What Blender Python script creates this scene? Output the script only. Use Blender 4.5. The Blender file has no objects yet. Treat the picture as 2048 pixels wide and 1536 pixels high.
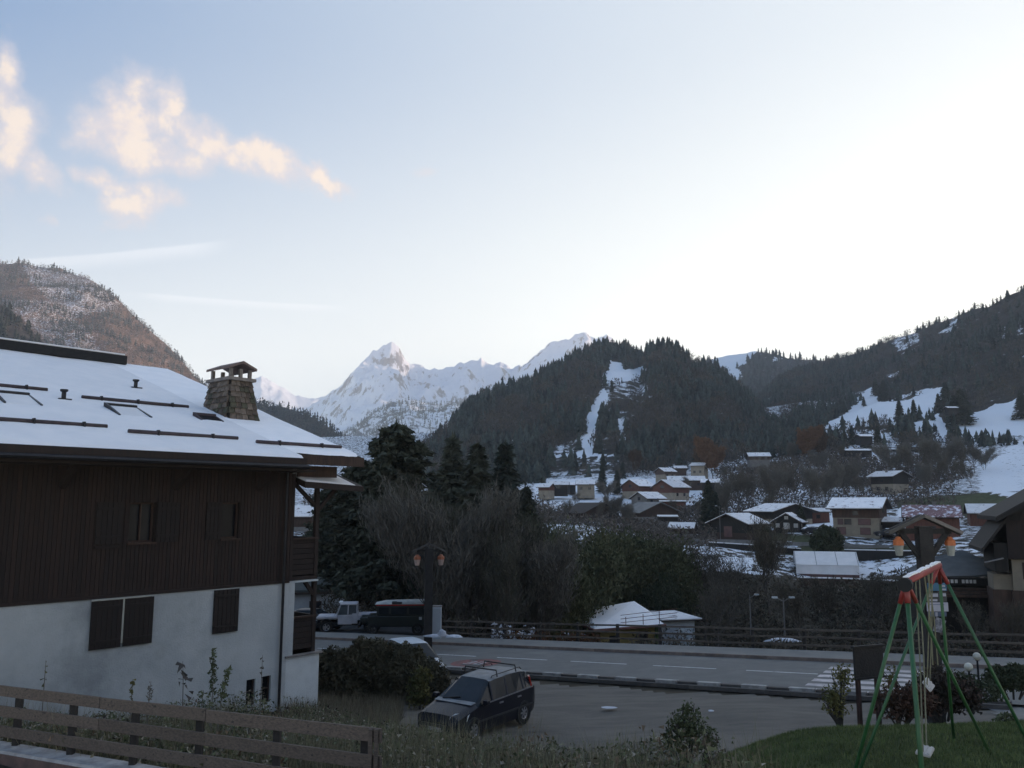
import bpy, math, random
import numpy as np
from mathutils import Vector, Matrix, Euler
random.seed(11); rng = np.random.default_rng(11)
S = bpy.context.scene; COL = S.collection
R = math.radians
# ---------------------------------------------------------------- camera (at the origin, looking along +Y, pitched up)
F = 1660.0; PITCH = math.atan(239 / F); cp, sp = math.cos(PITCH), math.sin(PITCH)
cam = bpy.data.cameras.new('camera'); cam.sensor_width = 36; cam.lens = F / 2048 * 36; cam.clip_end = 60000; cam.clip_start = .1
camo = bpy.data.objects.new('camera', cam); camo.rotation_euler = (R(90) + PITCH, 0, 0); COL.objects.link(camo); S.camera = camo
# ---------------------------------------------------------------- sky, sun, exposure
SUN_AZ, SUN_EL = R(88), R(6.5)          # azimuth measured from +Y towards +X
SKY_STRENGTH = .1
sun_dir = Vector((math.sin(SUN_AZ) * math.cos(SUN_EL), math.cos(SUN_AZ) * math.cos(SUN_EL), math.sin(SUN_EL)))
sl = bpy.data.lights.new('sun', 'SUN'); sl.energy = 5.0; sl.angle = R(.5); sl.color = (1, .68, .46)
so = bpy.data.objects.new('sun', sl); so.rotation_euler = sun_dir.to_track_quat('Z', 'Y').to_euler(); COL.objects.link(so)
S.view_settings.view_transform = 'Standard'; S.view_settings.look = 'None'; S.view_settings.exposure = .5; S.view_settings.gamma = 1
S.view_settings.use_curve_mapping = False
S.render.engine = 'CYCLES'
c_ = S.cycles; c_.max_bounces = 5; c_.diffuse_bounces = 2; c_.glossy_bounces = 2; c_.transmission_bounces = 3; c_.volume_bounces = 1; c_.transparent_max_bounces = 8
c_.use_denoising = True; c_.sample_clamp_indirect = 4
W = bpy.data.worlds.new('World'); S.world = W; W.use_nodes = True
nt = W.node_tree; N = nt.nodes; L = nt.links; N.clear()
def nd(t, **k):
    n = N.new(t)
    for a, b in k.items(): setattr(n, a, b)
    return n
def mth(op, a, b=None, c=None, cl=False):
    n = nd('ShaderNodeMath', operation=op, use_clamp=cl)
    for i, x in enumerate((a, b, c)):
        if x is None: continue
        if isinstance(x, (int, float)): n.inputs[i].default_value = x
        else: L.new(x, n.inputs[i])
    return n.outputs[0]
def vmth(op, a, b=None):
    n = nd('ShaderNodeVectorMath', operation=op)
    for i, x in enumerate((a, b)):
        if x is None: continue
        if isinstance(x, tuple): n.inputs[i].default_value = x
        else: L.new(x, n.inputs[i])
    return n
def mixc(f, a, b):
    n = nd('ShaderNodeMix', data_type='RGBA')
    for i, x in ((0, f), (6, a), (7, b)):
        if isinstance(x, (int, float)): n.inputs[i].default_value = x
        elif isinstance(x, tuple): n.inputs[i].default_value = (*x, 1)
        else: L.new(x, n.inputs[i])
    return n.outputs[2]
def mrange(v, a, b, c=0., d=1., smooth=True):
    n = nd('ShaderNodeMapRange', interpolation_type='SMOOTHSTEP' if smooth else 'LINEAR'); L.new(v, n.inputs[0])
    for i, x in enumerate((a, b, c, d)): n.inputs[i + 1].default_value = x
    return n.outputs[0]
sky = nd('ShaderNodeTexSky', sky_type='NISHITA', sun_disc=False, sun_elevation=SUN_EL, sun_rotation=SUN_AZ, altitude=1000, air_density=1., dust_density=1.2, ozone_density=1.)
tc = nd('ShaderNodeTexCoord').outputs['Generated']
dirn = vmth('NORMALIZE', tc).outputs[0]
glow_dir = Vector((math.sin(R(40)) * math.cos(R(6)), math.cos(R(40)) * math.cos(R(6)), math.sin(R(6))))
ca = vmth('DOT_PRODUCT', dirn, tuple(glow_dir)).outputs['Value']
ang = mth('ARCCOSINE', mth('MULTIPLY', ca, .9999))
sep = nd('ShaderNodeSeparateXYZ'); L.new(dirn, sep.inputs[0])
el = sep.outputs['Z']
# thin bright high haze: whitens towards the sunset and towards the horizon
g1 = mth('MULTIPLY', mrange(ang, .0, 1.36, 1., 0., smooth=False), .84)
g2 = mth('POWER', mrange(el, -.02, .5, 1., 0., smooth=False), 1.55)
gf_ = mth('SUBTRACT', 1., mth('MULTIPLY', mth('SUBTRACT', 1., g1), mth('SUBTRACT', 1., g2)))
gf_ = mth('ADD', gf_, mth('MULTIPLY', mth('MULTIPLY', g1, g2), .9), cl=True)
veil = mixc(gf_, (.08, .205, .42), (1.12, 1.14, 1.05))
skyc = vmth('SCALE', sky.outputs[0]); skyc.inputs[3].default_value = SKY_STRENGTH
base = mixc(.9, skyc.outputs[0], veil)
# clouds: soft groups in direction space (azimuth, elevation), broken up by noise
az = mth('ARCTAN2', sep.outputs['X'], sep.outputs['Y']); ele = mth('ARCSINE', el)
cmb = nd('ShaderNodeCombineXYZ'); L.new(az, cmb.inputs[0]); L.new(ele, cmb.inputs[1])
def ray(px, py):
    x = (px - 1024) / F; y = (768 - py) / F
    return x, cp - sp * y, sp + cp * y
def azel(px, py):
    x, y, z = ray(px, py); l = math.sqrt(x * x + y * y + z * z)
    return math.atan2(x, y), math.asin(z / l)
nz = nd('ShaderNodeTexNoise'); nz.inputs['Scale'].default_value = 9; nz.inputs['Detail'].default_value = 7; nz.inputs['Roughness'].default_value = .55
L.new(cmb.outputs[0], nz.inputs['Vector'])
wz = vmth('SCALE', vmth('SUBTRACT', nz.outputs['Color'], (.5, .5, .5)).outputs[0]); wz.inputs[3].default_value = .1
cw = vmth('ADD', cmb.outputs[0], wz.outputs[0]).outputs[0]
def blob(px, py, rx, ry, rot, amp):
    a, e = azel(px, py)
    mp = nd('ShaderNodeMapping', vector_type='TEXTURE'); mp.inputs[1].default_value = (a, e, 0); mp.inputs[2].default_value = (0, 0, R(-rot)); mp.inputs[3].default_value = (rx * 1.2 / F, ry * 1.25 / F, 1)
    L.new(cw, mp.inputs[0])
    ln = vmth('LENGTH', mp.outputs[0]).outputs['Value']
    return mth('MULTIPLY', mrange(ln, .1, 1.15, 1., 0.), amp)
tot = None
for b in [(235, 250, 90, 70, 20, .9), (350, 320, 120, 38, 14, .85), (470, 325, 120, 30, 8, .75), (265, 225, 75, 85, 0, 1.1), (330, 215, 36, 75, -8, .8), (300, 290, 120, 55, 18, .95), (410, 290, 110, 50, 24, 1.05), (520, 318, 120, 34, 10, 1.0),
          (640, 338, 100, 16, 14, .95), (225, 350, 65, 28, 15, .85), (280, 395, 70, 50, -10, .85), (335, 390, 50, 32, 40, .75), (235, 440, 50, 14, -20, .5),
          (5, 160, 40, 70, 0, .9), (20, 260, 70, 75, 20, 1.0), (75, 320, 70, 45, 30, .8), (150, 262, 34, 16, -30, .55), (-80, 260, 110, 120, 0, 1.),
          (845, 330, 38, 15, -20, .45), (98, 434, 16, 12, 0, .5), (-230, 200, 120, 60, 10, .9), (200, 260, 40, 45, 10, .6)]:
    v = blob(*b)
    tot = v if tot is None else mth('MAXIMUM', tot, v)
n2 = nd('ShaderNodeTexNoise'); n2.inputs['Scale'].default_value = 26; n2.inputs['Detail'].default_value = 9; n2.inputs['Roughness'].default_value = .58
L.new(cmb.outputs[0], n2.inputs['Vector'])
dens = mrange(mth('ADD', tot, mth('MULTIPLY', mth('SUBTRACT', n2.outputs[0], .5), 1.7)), .08, 1.1)
dens = mth('MULTIPLY', dens, mrange(tot, .0, .25))
warm = mrange(mth('MULTIPLY', dens, n2.outputs[0]), .3, .62)
ccol = mixc(warm, (.62, .54, .54), (.80, .66, .54))
base = mixc(mth('MULTIPLY', dens, .92), base, ccol)
# two long thin contrails
def trail(p0, p1, wid, amp, soft_dn):
    (a0, e0), (a1, e1) = azel(*p0), azel(*p1)
    an = math.atan2(e1 - e0, a1 - a0); ln = math.hypot(a1 - a0, e1 - e0)
    mp = nd('ShaderNodeMapping', vector_type='TEXTURE'); mp.inputs[1].default_value = ((a0 + a1) / 2, (e0 + e1) / 2, 0); mp.inputs[2].default_value = (0, 0, an); mp.inputs[3].default_value = (ln / 2, wid / F, 1)
    L.new(cmb.outputs[0], mp.inputs[0]); s_ = nd('ShaderNodeSeparateXYZ'); L.new(mp.outputs[0], s_.inputs[0])
    yy = mth('ADD', s_.outputs[1], mth('MULTIPLY', mth('SUBTRACT', nz.outputs[0], .5), 1.2))
    up = mrange(yy, .0, 1., 1., 0.); dn = mrange(yy, -soft_dn, 0., 0., 1.)
    ends = mrange(mth('ABSOLUTE', s_.outputs[0]), .55, 1., 1., 0.)
    return mth('MULTIPLY', mth('MULTIPLY', mth('MULTIPLY', up, dn), ends), amp)
t1 = mth('MAXIMUM', trail((-60, 530), (480, 480), 6, .3, 5), trail((230, 583), (720, 615), 4, .3, 4))
base = mixc(t1, base, (.93, .93, .95))
bg = nd('ShaderNodeBackground'); L.new(base, bg.inputs[0]); bg.inputs[1].default_value = 1.0
L.new(bg.outputs[0], nd('ShaderNodeOutputWorld').inputs[0])

# ---------------------------------------------------------------- helpers
def uw(px, py):
    X, Y, Z = ray(px, py); return X / Y, Z / Y
def at(px, py, Y):
    u, w = uw(px, py); return Vector((u * Y, Y, w * Y))
def tag(o, label=None, cat=None, group=None, kind=None):
    if label: o['label'] = label
    if cat: o['category'] = cat
    if group: o['group'] = group
    if kind: o['kind'] = kind
    return o
def thing(name, label, cat, loc=(0, 0, 0), rz=0, group=None):
    o = bpy.data.objects.new(name, None); COL.objects.link(o); o.location = loc; o.rotation_euler = (0, 0, rz)
    return tag(o, label, cat, group)
def link(name, me, parent=None, loc=None, rot=None, sc=None):
    o = bpy.data.objects.new(name, me); COL.objects.link(o); o.parent = parent
    if loc is not None: o.location = loc
    if rot is not None: o.rotation_euler = rot
    if sc is not None: o.scale = sc
    return o
def copy_tree(o, parent=None, depth=0):
    c = o.copy(); COL.objects.link(c); c.parent = parent
    for ch in list(o.children): copy_tree(ch, c, depth + 1)
    return c
def mesh_np(name, V, Fc, mats, cols=None, smooth=False, k=3):
    V = np.asarray(V, np.float32).reshape(-1, 3); Fc = np.asarray(Fc, np.int32).reshape(-1, k)
    me = bpy.data.meshes.new(name); me.vertices.add(len(V)); me.vertices.foreach_set('co', V.ravel())
    me.loops.add(Fc.size); me.loops.foreach_set('vertex_index', Fc.ravel()); me.polygons.add(len(Fc))
    me.polygons.foreach_set('loop_start', np.arange(0, Fc.size, k, dtype=np.int32))
    if smooth: me.polygons.foreach_set('use_smooth', np.ones(len(Fc), bool))
    if cols is not None:
        a = me.color_attributes.new('Col', 'FLOAT_COLOR', 'POINT'); cc = np.ones((len(V), 4), np.float32); cc[:, :cols.shape[1]] = cols
        a.data.foreach_set('color', cc.ravel())
    for m in (mats if isinstance(mats, (list, tuple)) else [mats]): me.materials.append(m)
    me.update(calc_edges=True); return me
class MB:
    def __init__(s): s.v = []; s.f = []; s.m = []; s.x = None
    def add(s, vs, fs, mi=0):
        n = len(s.v)
        s.v += [tuple(s.x @ Vector(v)) if s.x else tuple(v) for v in vs]
        s.f += [tuple(i + n for i in f) for f in fs]; s.m += [mi] * len(fs); return s
    def hexa(s, p, mi=0): return s.add(p, [(3, 2, 1, 0), (4, 5, 6, 7), (0, 1, 5, 4), (1, 2, 6, 5), (2, 3, 7, 6), (3, 0, 4, 7)], mi)
    def box(s, x0, x1, y0, y1, z0, z1, mi=0):
        return s.hexa([(x0, y0, z0), (x1, y0, z0), (x1, y1, z0), (x0, y1, z0), (x0, y0, z1), (x1, y0, z1), (x1, y1, z1), (x0, y1, z1)], mi)
    def beam(s, a, b, w, h, mi=0, up=Vector((0, 0, 1))):
        a, b = Vector(a), Vector(b); d = (b - a).normalized(); sx = d.cross(up)
        if sx.length < 1e-4: sx = Vector((1, 0, 0))
        sx.normalize(); uz = sx.cross(d); sx = sx * w / 2; uz = uz * h / 2
        return s.hexa([a - sx - uz, a + sx - uz, b + sx - uz, b - sx - uz, a - sx + uz, a + sx + uz, b + sx + uz, b - sx + uz], mi)
    def tube(s, pts, r, n=8, mi=0, cap=True):
        pts = [Vector(p) for p in pts]; rs = r if isinstance(r, (list, tuple)) else [r] * len(pts); vs = []; fs = []
        for i, p in enumerate(pts):
            d = (pts[min(i + 1, len(pts) - 1)] - pts[max(i - 1, 0)]).normalized()
            a = d.orthogonal().normalized() if i == 0 else (pa - d * pa.dot(d)).normalized()
            pa = a; b = d.cross(a)
            vs += [p + (a * math.cos(k / n * 6.28318) + b * math.sin(k / n * 6.28318)) * rs[i] for k in range(n)]
        for i in range(len(pts) - 1):
            for k in range(n): fs.append((i * n + k, i * n + (k + 1) % n, (i + 1) * n + (k + 1) % n, (i + 1) * n + k))
        if cap: fs += [tuple(range(n))[::-1], tuple((len(pts) - 1) * n + k for k in range(n))]
        return s.add(vs, fs, mi)
    def prism(s, poly, f, a, b, mi=0):   # poly in 2D, f(p, q, t) -> 3D
        n = len(poly); vs = [f(p, q, a) for p, q in poly] + [f(p, q, b) for p, q in poly]
        return s.add(vs, [tuple(range(n))[::-1], tuple(range(n, 2 * n))] + [(i, (i + 1) % n, n + (i + 1) % n, n + i) for i in range(n)], mi)
    def lathe(s, prof, n=12, mi=0, c=(0, 0, 0)):
        vs = []; fs = []
        for r, z in prof: vs += [(c[0] + r * math.cos(k / n * 6.28318), c[1] + r * math.sin(k / n * 6.28318), c[2] + z) for k in range(n)]
        for i in range(len(prof) - 1):
            for k in range(n): fs.append((i * n + k, i * n + (k + 1) % n, (i + 1) * n + (k + 1) % n, (i + 1) * n + k))
        return s.add(vs, fs, mi)
    def mesh(s, name, mats, smooth=False):
        me = bpy.data.meshes.new(name); me.from_pydata(s.v, [], s.f)
        mats = mats if isinstance(mats, (list, tuple)) else [mats]
        for m in mats: me.materials.append(m)
        if len(mats) > 1: me.polygons.foreach_set('material_index', s.m)
        if smooth: me.polygons.foreach_set('use_smooth', [True] * len(s.f))
        me.update(); return me
    def build(s, name, mats, parent=None, smooth=False, bevel=0, loc=None, rot=None):
        o = link(name, s.mesh(name, mats, smooth), parent, loc, rot)
        if bevel:
            b = o.modifiers.new('bevel', 'BEVEL'); b.width = bevel; b.segments = 2; b.limit_method = 'ANGLE'; b.angle_limit = R(40)
        return o
def mat(name, c1, c2=None, rough=.8, scale=4, bump=0., bscale=None, metal=0., attr=False, stretch=None, spec=.5, coat=0., emit=0., alpha=None, detail=6, c3=None, s3=.6, t3=(.55, .7), world=False, trans=0.):
    global N, L
    m = bpy.data.materials.new(name); m.use_nodes = True; N = m.node_tree.nodes; L = m.node_tree.links
    p = N['Principled BSDF']; p.inputs['Roughness'].default_value = rough; p.inputs['Metallic'].default_value = metal; p.inputs['Specular IOR Level'].default_value = spec
    p.inputs['Coat Weight'].default_value = coat; p.inputs['Transmission Weight'].default_value = trans
    c2 = c2 or tuple(x * .7 for x in c1)
    co = nd('ShaderNodeNewGeometry').outputs['Position'] if world else nd('ShaderNodeTexCoord').outputs['Object']
    if stretch:
        mp = nd('ShaderNodeMapping'); mp.inputs[3].default_value = stretch; L.new(co, mp.inputs[0]); co = mp.outputs[0]
    if not world:
        oi = nd('ShaderNodeObjectInfo'); ad = vmth('ADD', co, None); s_ = vmth('SCALE', oi.outputs['Location']); s_.inputs[3].default_value = .37; L.new(s_.outputs[0], ad.inputs[1])
        cb = nd('ShaderNodeCombineXYZ'); L.new(mth('MULTIPLY', oi.outputs['Random'], 31.7), cb.inputs[0]); co = vmth('ADD', ad.outputs[0], cb.outputs[0]).outputs[0]
    n = nd('ShaderNodeTexNoise'); n.inputs['Scale'].default_value = scale; n.inputs['Detail'].default_value = detail; n.inputs['Roughness'].default_value = .62; L.new(co, n.inputs['Vector'])
    f = mrange(n.outputs[0], .32, .68)
    if attr:
        at_ = nd('ShaderNodeAttribute', attribute_name='Col'); k = mth('ADD', mth('MULTIPLY', f, .6), .7)
        sc = vmth('SCALE', at_.outputs[0]); L.new(k, sc.inputs[3]); col = sc.outputs[0]
    else: col = mixc(f, c1, c2)
    if c3:
        n3 = nd('ShaderNodeTexNoise'); n3.inputs['Scale'].default_value = s3; n3.inputs['Detail'].default_value = 8; n3.inputs['Roughness'].default_value = .65; L.new(co, n3.inputs['Vector'])
        col = mixc(mrange(n3.outputs[0], *t3), col, c3)
    if not world and not attr:
        oi2 = nd('ShaderNodeObjectInfo'); k = mth('ADD', mth('MULTIPLY', oi2.outputs['Random'], .3), .85); sc = vmth('SCALE', col); L.new(k, sc.inputs[3]); col = sc.outputs[0]
    L.new(col, p.inputs['Base Color'])
    if bump:
        b = nd('ShaderNodeBump'); b.inputs['Strength'].default_value = bump; b.inputs['Distance'].default_value = .05
        if bscale:
            nb = nd('ShaderNodeTexNoise'); nb.inputs['Scale'].default_value = bscale; nb.inputs['Detail'].default_value = 6; L.new(co, nb.inputs['Vector']); L.new(nb.outputs[0], b.inputs['Height'])
        else: L.new(n.outputs[0], b.inputs['Height'])
        L.new(b.outputs[0], p.inputs['Normal'])
    if emit: L.new(col, p.inputs['Emission Color']); p.inputs['Emission Strength'].default_value = emit
    return m
def terrain_mat(name, scale, sscale, rock=False, snowc=(.78, .80, .84), bdist=.3):
    global N, L
    m = bpy.data.materials.new(name); m.use_nodes = True; N = m.node_tree.nodes; L = m.node_tree.links
    p = N['Principled BSDF']; p.inputs['Roughness'].default_value = .95; p.inputs['Specular IOR Level'].default_value = .15
    geo = nd('ShaderNodeNewGeometry'); co = geo.outputs['Position']
    a = nd('ShaderNodeAttribute', attribute_name='Col')
    n = nd('ShaderNodeTexNoise'); n.inputs['Scale'].default_value = scale; n.inputs['Detail'].default_value = 9; n.inputs['Roughness'].default_value = .68; L.new(co, n.inputs['Vector'])
    k = mth('ADD', mth('MULTIPLY', mrange(n.outputs[0], .3, .7), .8), .6)
    sc = vmth('SCALE', a.outputs[0]); L.new(k, sc.inputs[3])
    n2 = nd('ShaderNodeTexNoise'); n2.inputs['Scale'].default_value = sscale; n2.inputs['Detail'].default_value = 9; n2.inputs['Roughness'].default_value = .7
    if rock:
        mp = nd('ShaderNodeMapping'); mp.inputs[3].default_value = (1, 1, .45); L.new(co, mp.inputs[0]); L.new(mp.outputs[0], n2.inputs['Vector'])
        sp_ = nd('ShaderNodeSeparateXYZ'); L.new(geo.outputs['Normal'], sp_.inputs[0])
        h = mth('ADD', mth('SUBTRACT', sp_.outputs[2], .56), mth('MULTIPLY', mth('SUBTRACT', n2.outputs[0], .5), 2.3))
        f = mrange(mth('ADD', h, mth('MULTIPLY', mth('SUBTRACT', a.outputs['Alpha'], .5), 1.2)), -.06, .1)
    else:
        L.new(co, n2.inputs['Vector'])
        f = mrange(mth('ADD', n2.outputs[0], mth('MULTIPLY', mth('SUBTRACT', a.outputs['Alpha'], .5), .8)), .48, .56)
        f = mth('MULTIPLY', f, mrange(a.outputs['Alpha'], .02, .1))
    L.new(mixc(f, sc.outputs[0], snowc), p.inputs['Base Color'])
    b = nd('ShaderNodeBump'); b.inputs['Strength'].default_value = .6; b.inputs['Distance'].default_value = bdist; L.new(n.outputs[0], b.inputs['Height']); L.new(b.outputs[0], p.inputs['Normal'])
    return m
def _h(ix, iy, sd):
    n = (ix * 374761393 + iy * 668265263 + sd * 1442695041) & 0xffffffff
    n = ((n ^ (n >> 13)) * 1274126177) & 0xffffffff
    return ((n ^ (n >> 16)) & 0xffff) / 65535.
def vnoise(x, y, sd=0):
    x = np.asarray(x, float); y = np.asarray(y, float)
    ix = np.floor(x).astype(np.int64); iy = np.floor(y).astype(np.int64); fx = x - ix; fy = y - iy
    fx = fx * fx * (3 - 2 * fx); fy = fy * fy * (3 - 2 * fy)
    return (_h(ix, iy, sd) * (1 - fx) + _h(ix + 1, iy, sd) * fx) * (1 - fy) + (_h(ix, iy + 1, sd) * (1 - fx) + _h(ix + 1, iy + 1, sd) * fx) * fy
def fbm(x, y, oct=5, sd=0, ridged=False):
    t = 0; a = .5; s = 0
    for o in range(oct):
        v = vnoise(x * 2 ** o + o * 17.3, y * 2 ** o - o * 9.1, sd + o)
        if ridged: v = 1 - np.abs(2 * v - 1)
        t = t + a * v; s += a; a *= .5
    return t / s
def sstep(x, a, b):
    t = np.clip((x - a) / (b - a), 0, 1); return t * t * (3 - 2 * t)
def inpoly(u, w, poly):   # poly in photograph directions
    P = np.array([uw(*q) for q in poly]); inside = np.zeros(np.shape(u), bool); j = len(P) - 1
    for i in range(len(P)):
        (x1, y1), (x2, y2) = P[i], P[j]
        c = ((y1 > w) != (y2 > w)) & (u < (x2 - x1) * (w - y1) / (y2 - y1 + 1e-12) + x1); inside ^= c; j = i
    return inside
# ---------------------------------------------------------------- terrain
RP = np.array([-.77, 44.37]); RD = np.array([.838, -.546]); RN = np.array([-.546, -.838])    # road: a point, its direction, its normal towards the camera
def road_z(t): return -7.86 + .0553 * np.asarray(t)
def road_pt(t, n, dz=0.): p = RP + RD * t + RN * n; return Vector((p[0], p[1], float(road_z(t)) + dz))
ctrl = [(0, 2, -3.3), (-2.5, 4, -3.6), (3, 4, -3.1), (0, 8, -3.8), (4.5, 9, -3.05), (6.2, 11.4, -3.25), (9, 13, -3.7), (-4, 8, -4.2), (-8, 12, -4.5), (-12, 15, -4.6),
        (-9.1, 15.4, -4.4), (-5.5, 13.5, -4.45), (-2.05, 11.8, -4.3), (5.1, 16, -4.15), (8.5, 17, -4.3), (11.5, 18, -4.5), (3.0, 12.5, -3.9), (1, 13, -4.45), (5, 20.5, -6.2), (8, 21, -6.3), (12, 23, -6.0), (16, 25, -6.0),
        (.2, 16, -4.9), (-3, 17, -5.0), (-5, 20, -5.7), (-.5, 20, -6.0), (1.5, 19, -6.1), (-1, 24, -7.0), (2, 23, -6.85), (6, 24, -6.7), (3, 28, -7.1), (8, 28, -6.9), (-2, 28, -7.1), (-4, 33, -7.5), (1, 33, -7.45), (6, 31, -7.15),
        (-7.5, 27.5, -6.5), (-13, 21.2, -5.9), (-9, 22, -5.9), (-6, 29, -7.0), (-12, 30, -7.0), (-25, 20, -6), (-20, 40, -7.5),
        (-12, 62, -9.12), (-22, 60, -9.0), (-6, 58, -9.05), (-15, 52, -8.9), (-10, 70, -9.4), (-25, 80, -9.7), (-8, 44, -8.4), (-14, 42, -8.3),
        (2, 55, -10), (12, 50, -9), (22, 45, -8.6), (34, 40, -7.8), (9, 60, -11.8), (20, 60, -11.5), (32, 55, -10), (-3, 66, -10.6), (8, 85, -14.1), (20, 82, -14.1), (-6, 90, -12.5), (36, 80, -12.5), (2, 75, -12.5),
        (45, 60, -8), (60, 75, -7.5), (30, 105, -13.5), (10, 110, -14.5), (-15, 120, -11), (-40, 120, -8), (60, 110, -9), (-30, 85, -9.6), (-70, 90, -9)]
for px, py, Y in [(1500, 1155, 128), (1660, 1158, 135), (1850, 1165, 120), (2048, 1185, 70), (1500, 1108, 148), (1640, 1112, 148), (1400, 1095, 150), (1480, 1085, 158), (1640, 1080, 160), (1750, 1078, 163), (1900, 1080, 150), (2048, 1075, 150),
                  (1350, 1078, 172), (1460, 1080, 168), (1550, 1062, 185), (1750, 1069, 172), (1860, 1072, 165), (1600, 1045, 215), (1730, 1035, 210), (1900, 1030, 205), (2048, 1010, 205), (1880, 990, 250), (2048, 960, 290),
                  (1200, 1060, 180), (1050, 1060, 190), (900, 1060, 200), (700, 1060, 180), (600, 1062, 150), (400, 1050, 170), (1180, 1042, 245), (1300, 1020, 300), (1400, 1000, 320), (1120, 1000, 330), (1520, 1000, 290), (1640, 985, 290), (1785, 988, 282),
                  (1000, 1010, 340), (800, 1000, 340), (500, 990, 330), (0, 960, 320), (-400, 960, 320), (1250, 975, 370), (1400, 950, 420), (1550, 940, 400), (1690, 910, 420), (1850, 930, 380), (2048, 890, 400), (2300, 880, 400), (2500, 930, 300), (2600, 1000, 200), (2700, 1050, 110),
                  (1100, 960, 450), (900, 960, 450), (600, 950, 460), (200, 930, 480), (-300, 920, 480), (1300, 925, 480), (1500, 900, 500), (1000, 930, 600), (500, 930, 650), (0, 900, 700), (1500, 880, 650), (2000, 800, 600), (-400, 1080, 120), (-500, 1020, 180), (100, 1080, 120)]:
    ctrl.append(tuple(at(px, py, Y)))
ctrl = np.array(ctrl); _q = np.stack([ctrl[:, 0] / ctrl[:, 1] * 1.6, np.log(ctrl[:, 1])], 1)
def _phi(a, b): return np.sqrt(((a[:, None] - b[None]) ** 2).sum(2) + .006)
_n = len(_q); _A = np.zeros((_n + 3, _n + 3)); _A[:_n, :_n] = _phi(_q, _q) - np.eye(_n) * .002; _A[:_n, _n] = 1; _A[:_n, _n + 1:] = _q; _A[_n:, :_n] = _A[:_n, _n:].T
_w = np.linalg.solve(_A, np.r_[ctrl[:, 2] / ctrl[:, 1], 0, 0, 0])
def ground(X, Y):
    X = np.atleast_1d(np.asarray(X, float)).ravel(); Y = np.atleast_1d(np.asarray(Y, float)).ravel()
    q = np.stack([X / Y * 1.6, np.log(Y)], 1); out = np.zeros(len(q))
    for i in range(0, len(q), 20000):
        s = slice(i, i + 20000); out[s] = _phi(q[s], _q) @ _w[:_n] + _w[_n] + q[s] @ _w[_n + 1:]
    Z = out * Y
    d = np.stack([X, Y], 1) - RP; t = d @ RD; n = d @ RN
    rz = road_z(t) - .14
    k = (1 - sstep(n, 4.0, 7.5)) * sstep(n, -9.5, -5.6) * (1 - sstep(np.abs(t), 60, 90))
    far = sstep(Y, 60, 220)
    Z = Z + (fbm(X * .35, Y * .35, 4, 5) - .5) * .28 * sstep(Y, 6, 20) + (fbm(X * .03, Y * .03, 4, 9) - .5) * 3.2 * far
    return Z * (1 - k) + rz * k
def gz(X, Y): return float(ground([X], [Y])[0])
def gat(px, Y):     # ground point below pixel column px at distance Y
    u = uw(px, 1007)[0]; return Vector((u * Y, Y, gz(u * Y, Y)))
LOT = [(640, 1345), (900, 1340), (1060, 1352), (1640, 1395), (1700, 1420), (1560, 1436), (1420, 1500), (1260, 1470), (1080, 1460), (900, 1465), (820, 1440), (640, 1400)]
LOTW = [(-9, 34), (-5.5, 41.5), (12.9, 30.6), (20, 26), (12, 22.4), (6, 21.5), (3.2, 21.6), (1.6, 22.3), (-.6, 23.3), (-3, 24.5), (-5, 31)]
def inpoly_xy(X, Y, P):
    P = np.array(P, float); X = np.asarray(X); inside = np.zeros(X.shape, bool); j = len(P) - 1
    for i in range(len(P)):
        (x1, y1), (x2, y2) = P[i], P[j]; inside ^= ((y1 > Y) != (y2 > Y)) & (X < (x2 - x1) * (Y - y1) / (y2 - y1 + 1e-12) + x1); j = i
    return inside
nu, nv = 300, 330
uu = np.linspace(-1.5, 1.5, nu); vv = np.linspace(math.log(1.0), math.log(800), nv)
U, V = np.meshgrid(uu, vv, indexing='ij'); Yg = np.exp(V); Xg = U * Yg; Zg = ground(Xg.ravel(), Yg.ravel()).reshape(Xg.shape); Wg = Zg / Yg
def grid_faces(a, b):
    i, j = np.meshgrid(np.arange(a - 1), np.arange(b - 1), indexing='ij'); i = i.ravel(); j = j.ravel()
    return np.stack([i * b + j, (i + 1) * b + j, (i + 1) * b + j + 1, i * b + j + 1], 1)
col = np.zeros((nu, nv, 4)); soil = np.array([.055, .045, .032]); grassc = np.array([.035, .05, .016]); brush = np.array([.045, .038, .028]); field = np.array([.055, .065, .03])
nn = fbm(Xg * .5, Yg * .5, 4, 21)[..., None]
col[..., :3] = soil * (.7 + .6 * nn)
k = (sstep(Yg, 45, 60))[..., None]; col[..., :3] = col[..., :3] * (1 - k) + brush * (.7 + .6 * nn) * k
mound = (Xg > -.05 * Yg) & (Yg < 21) & (Xg > 1.6); col[mound, :3] = grassc
snow = np.zeros((nu, nv))
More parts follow.
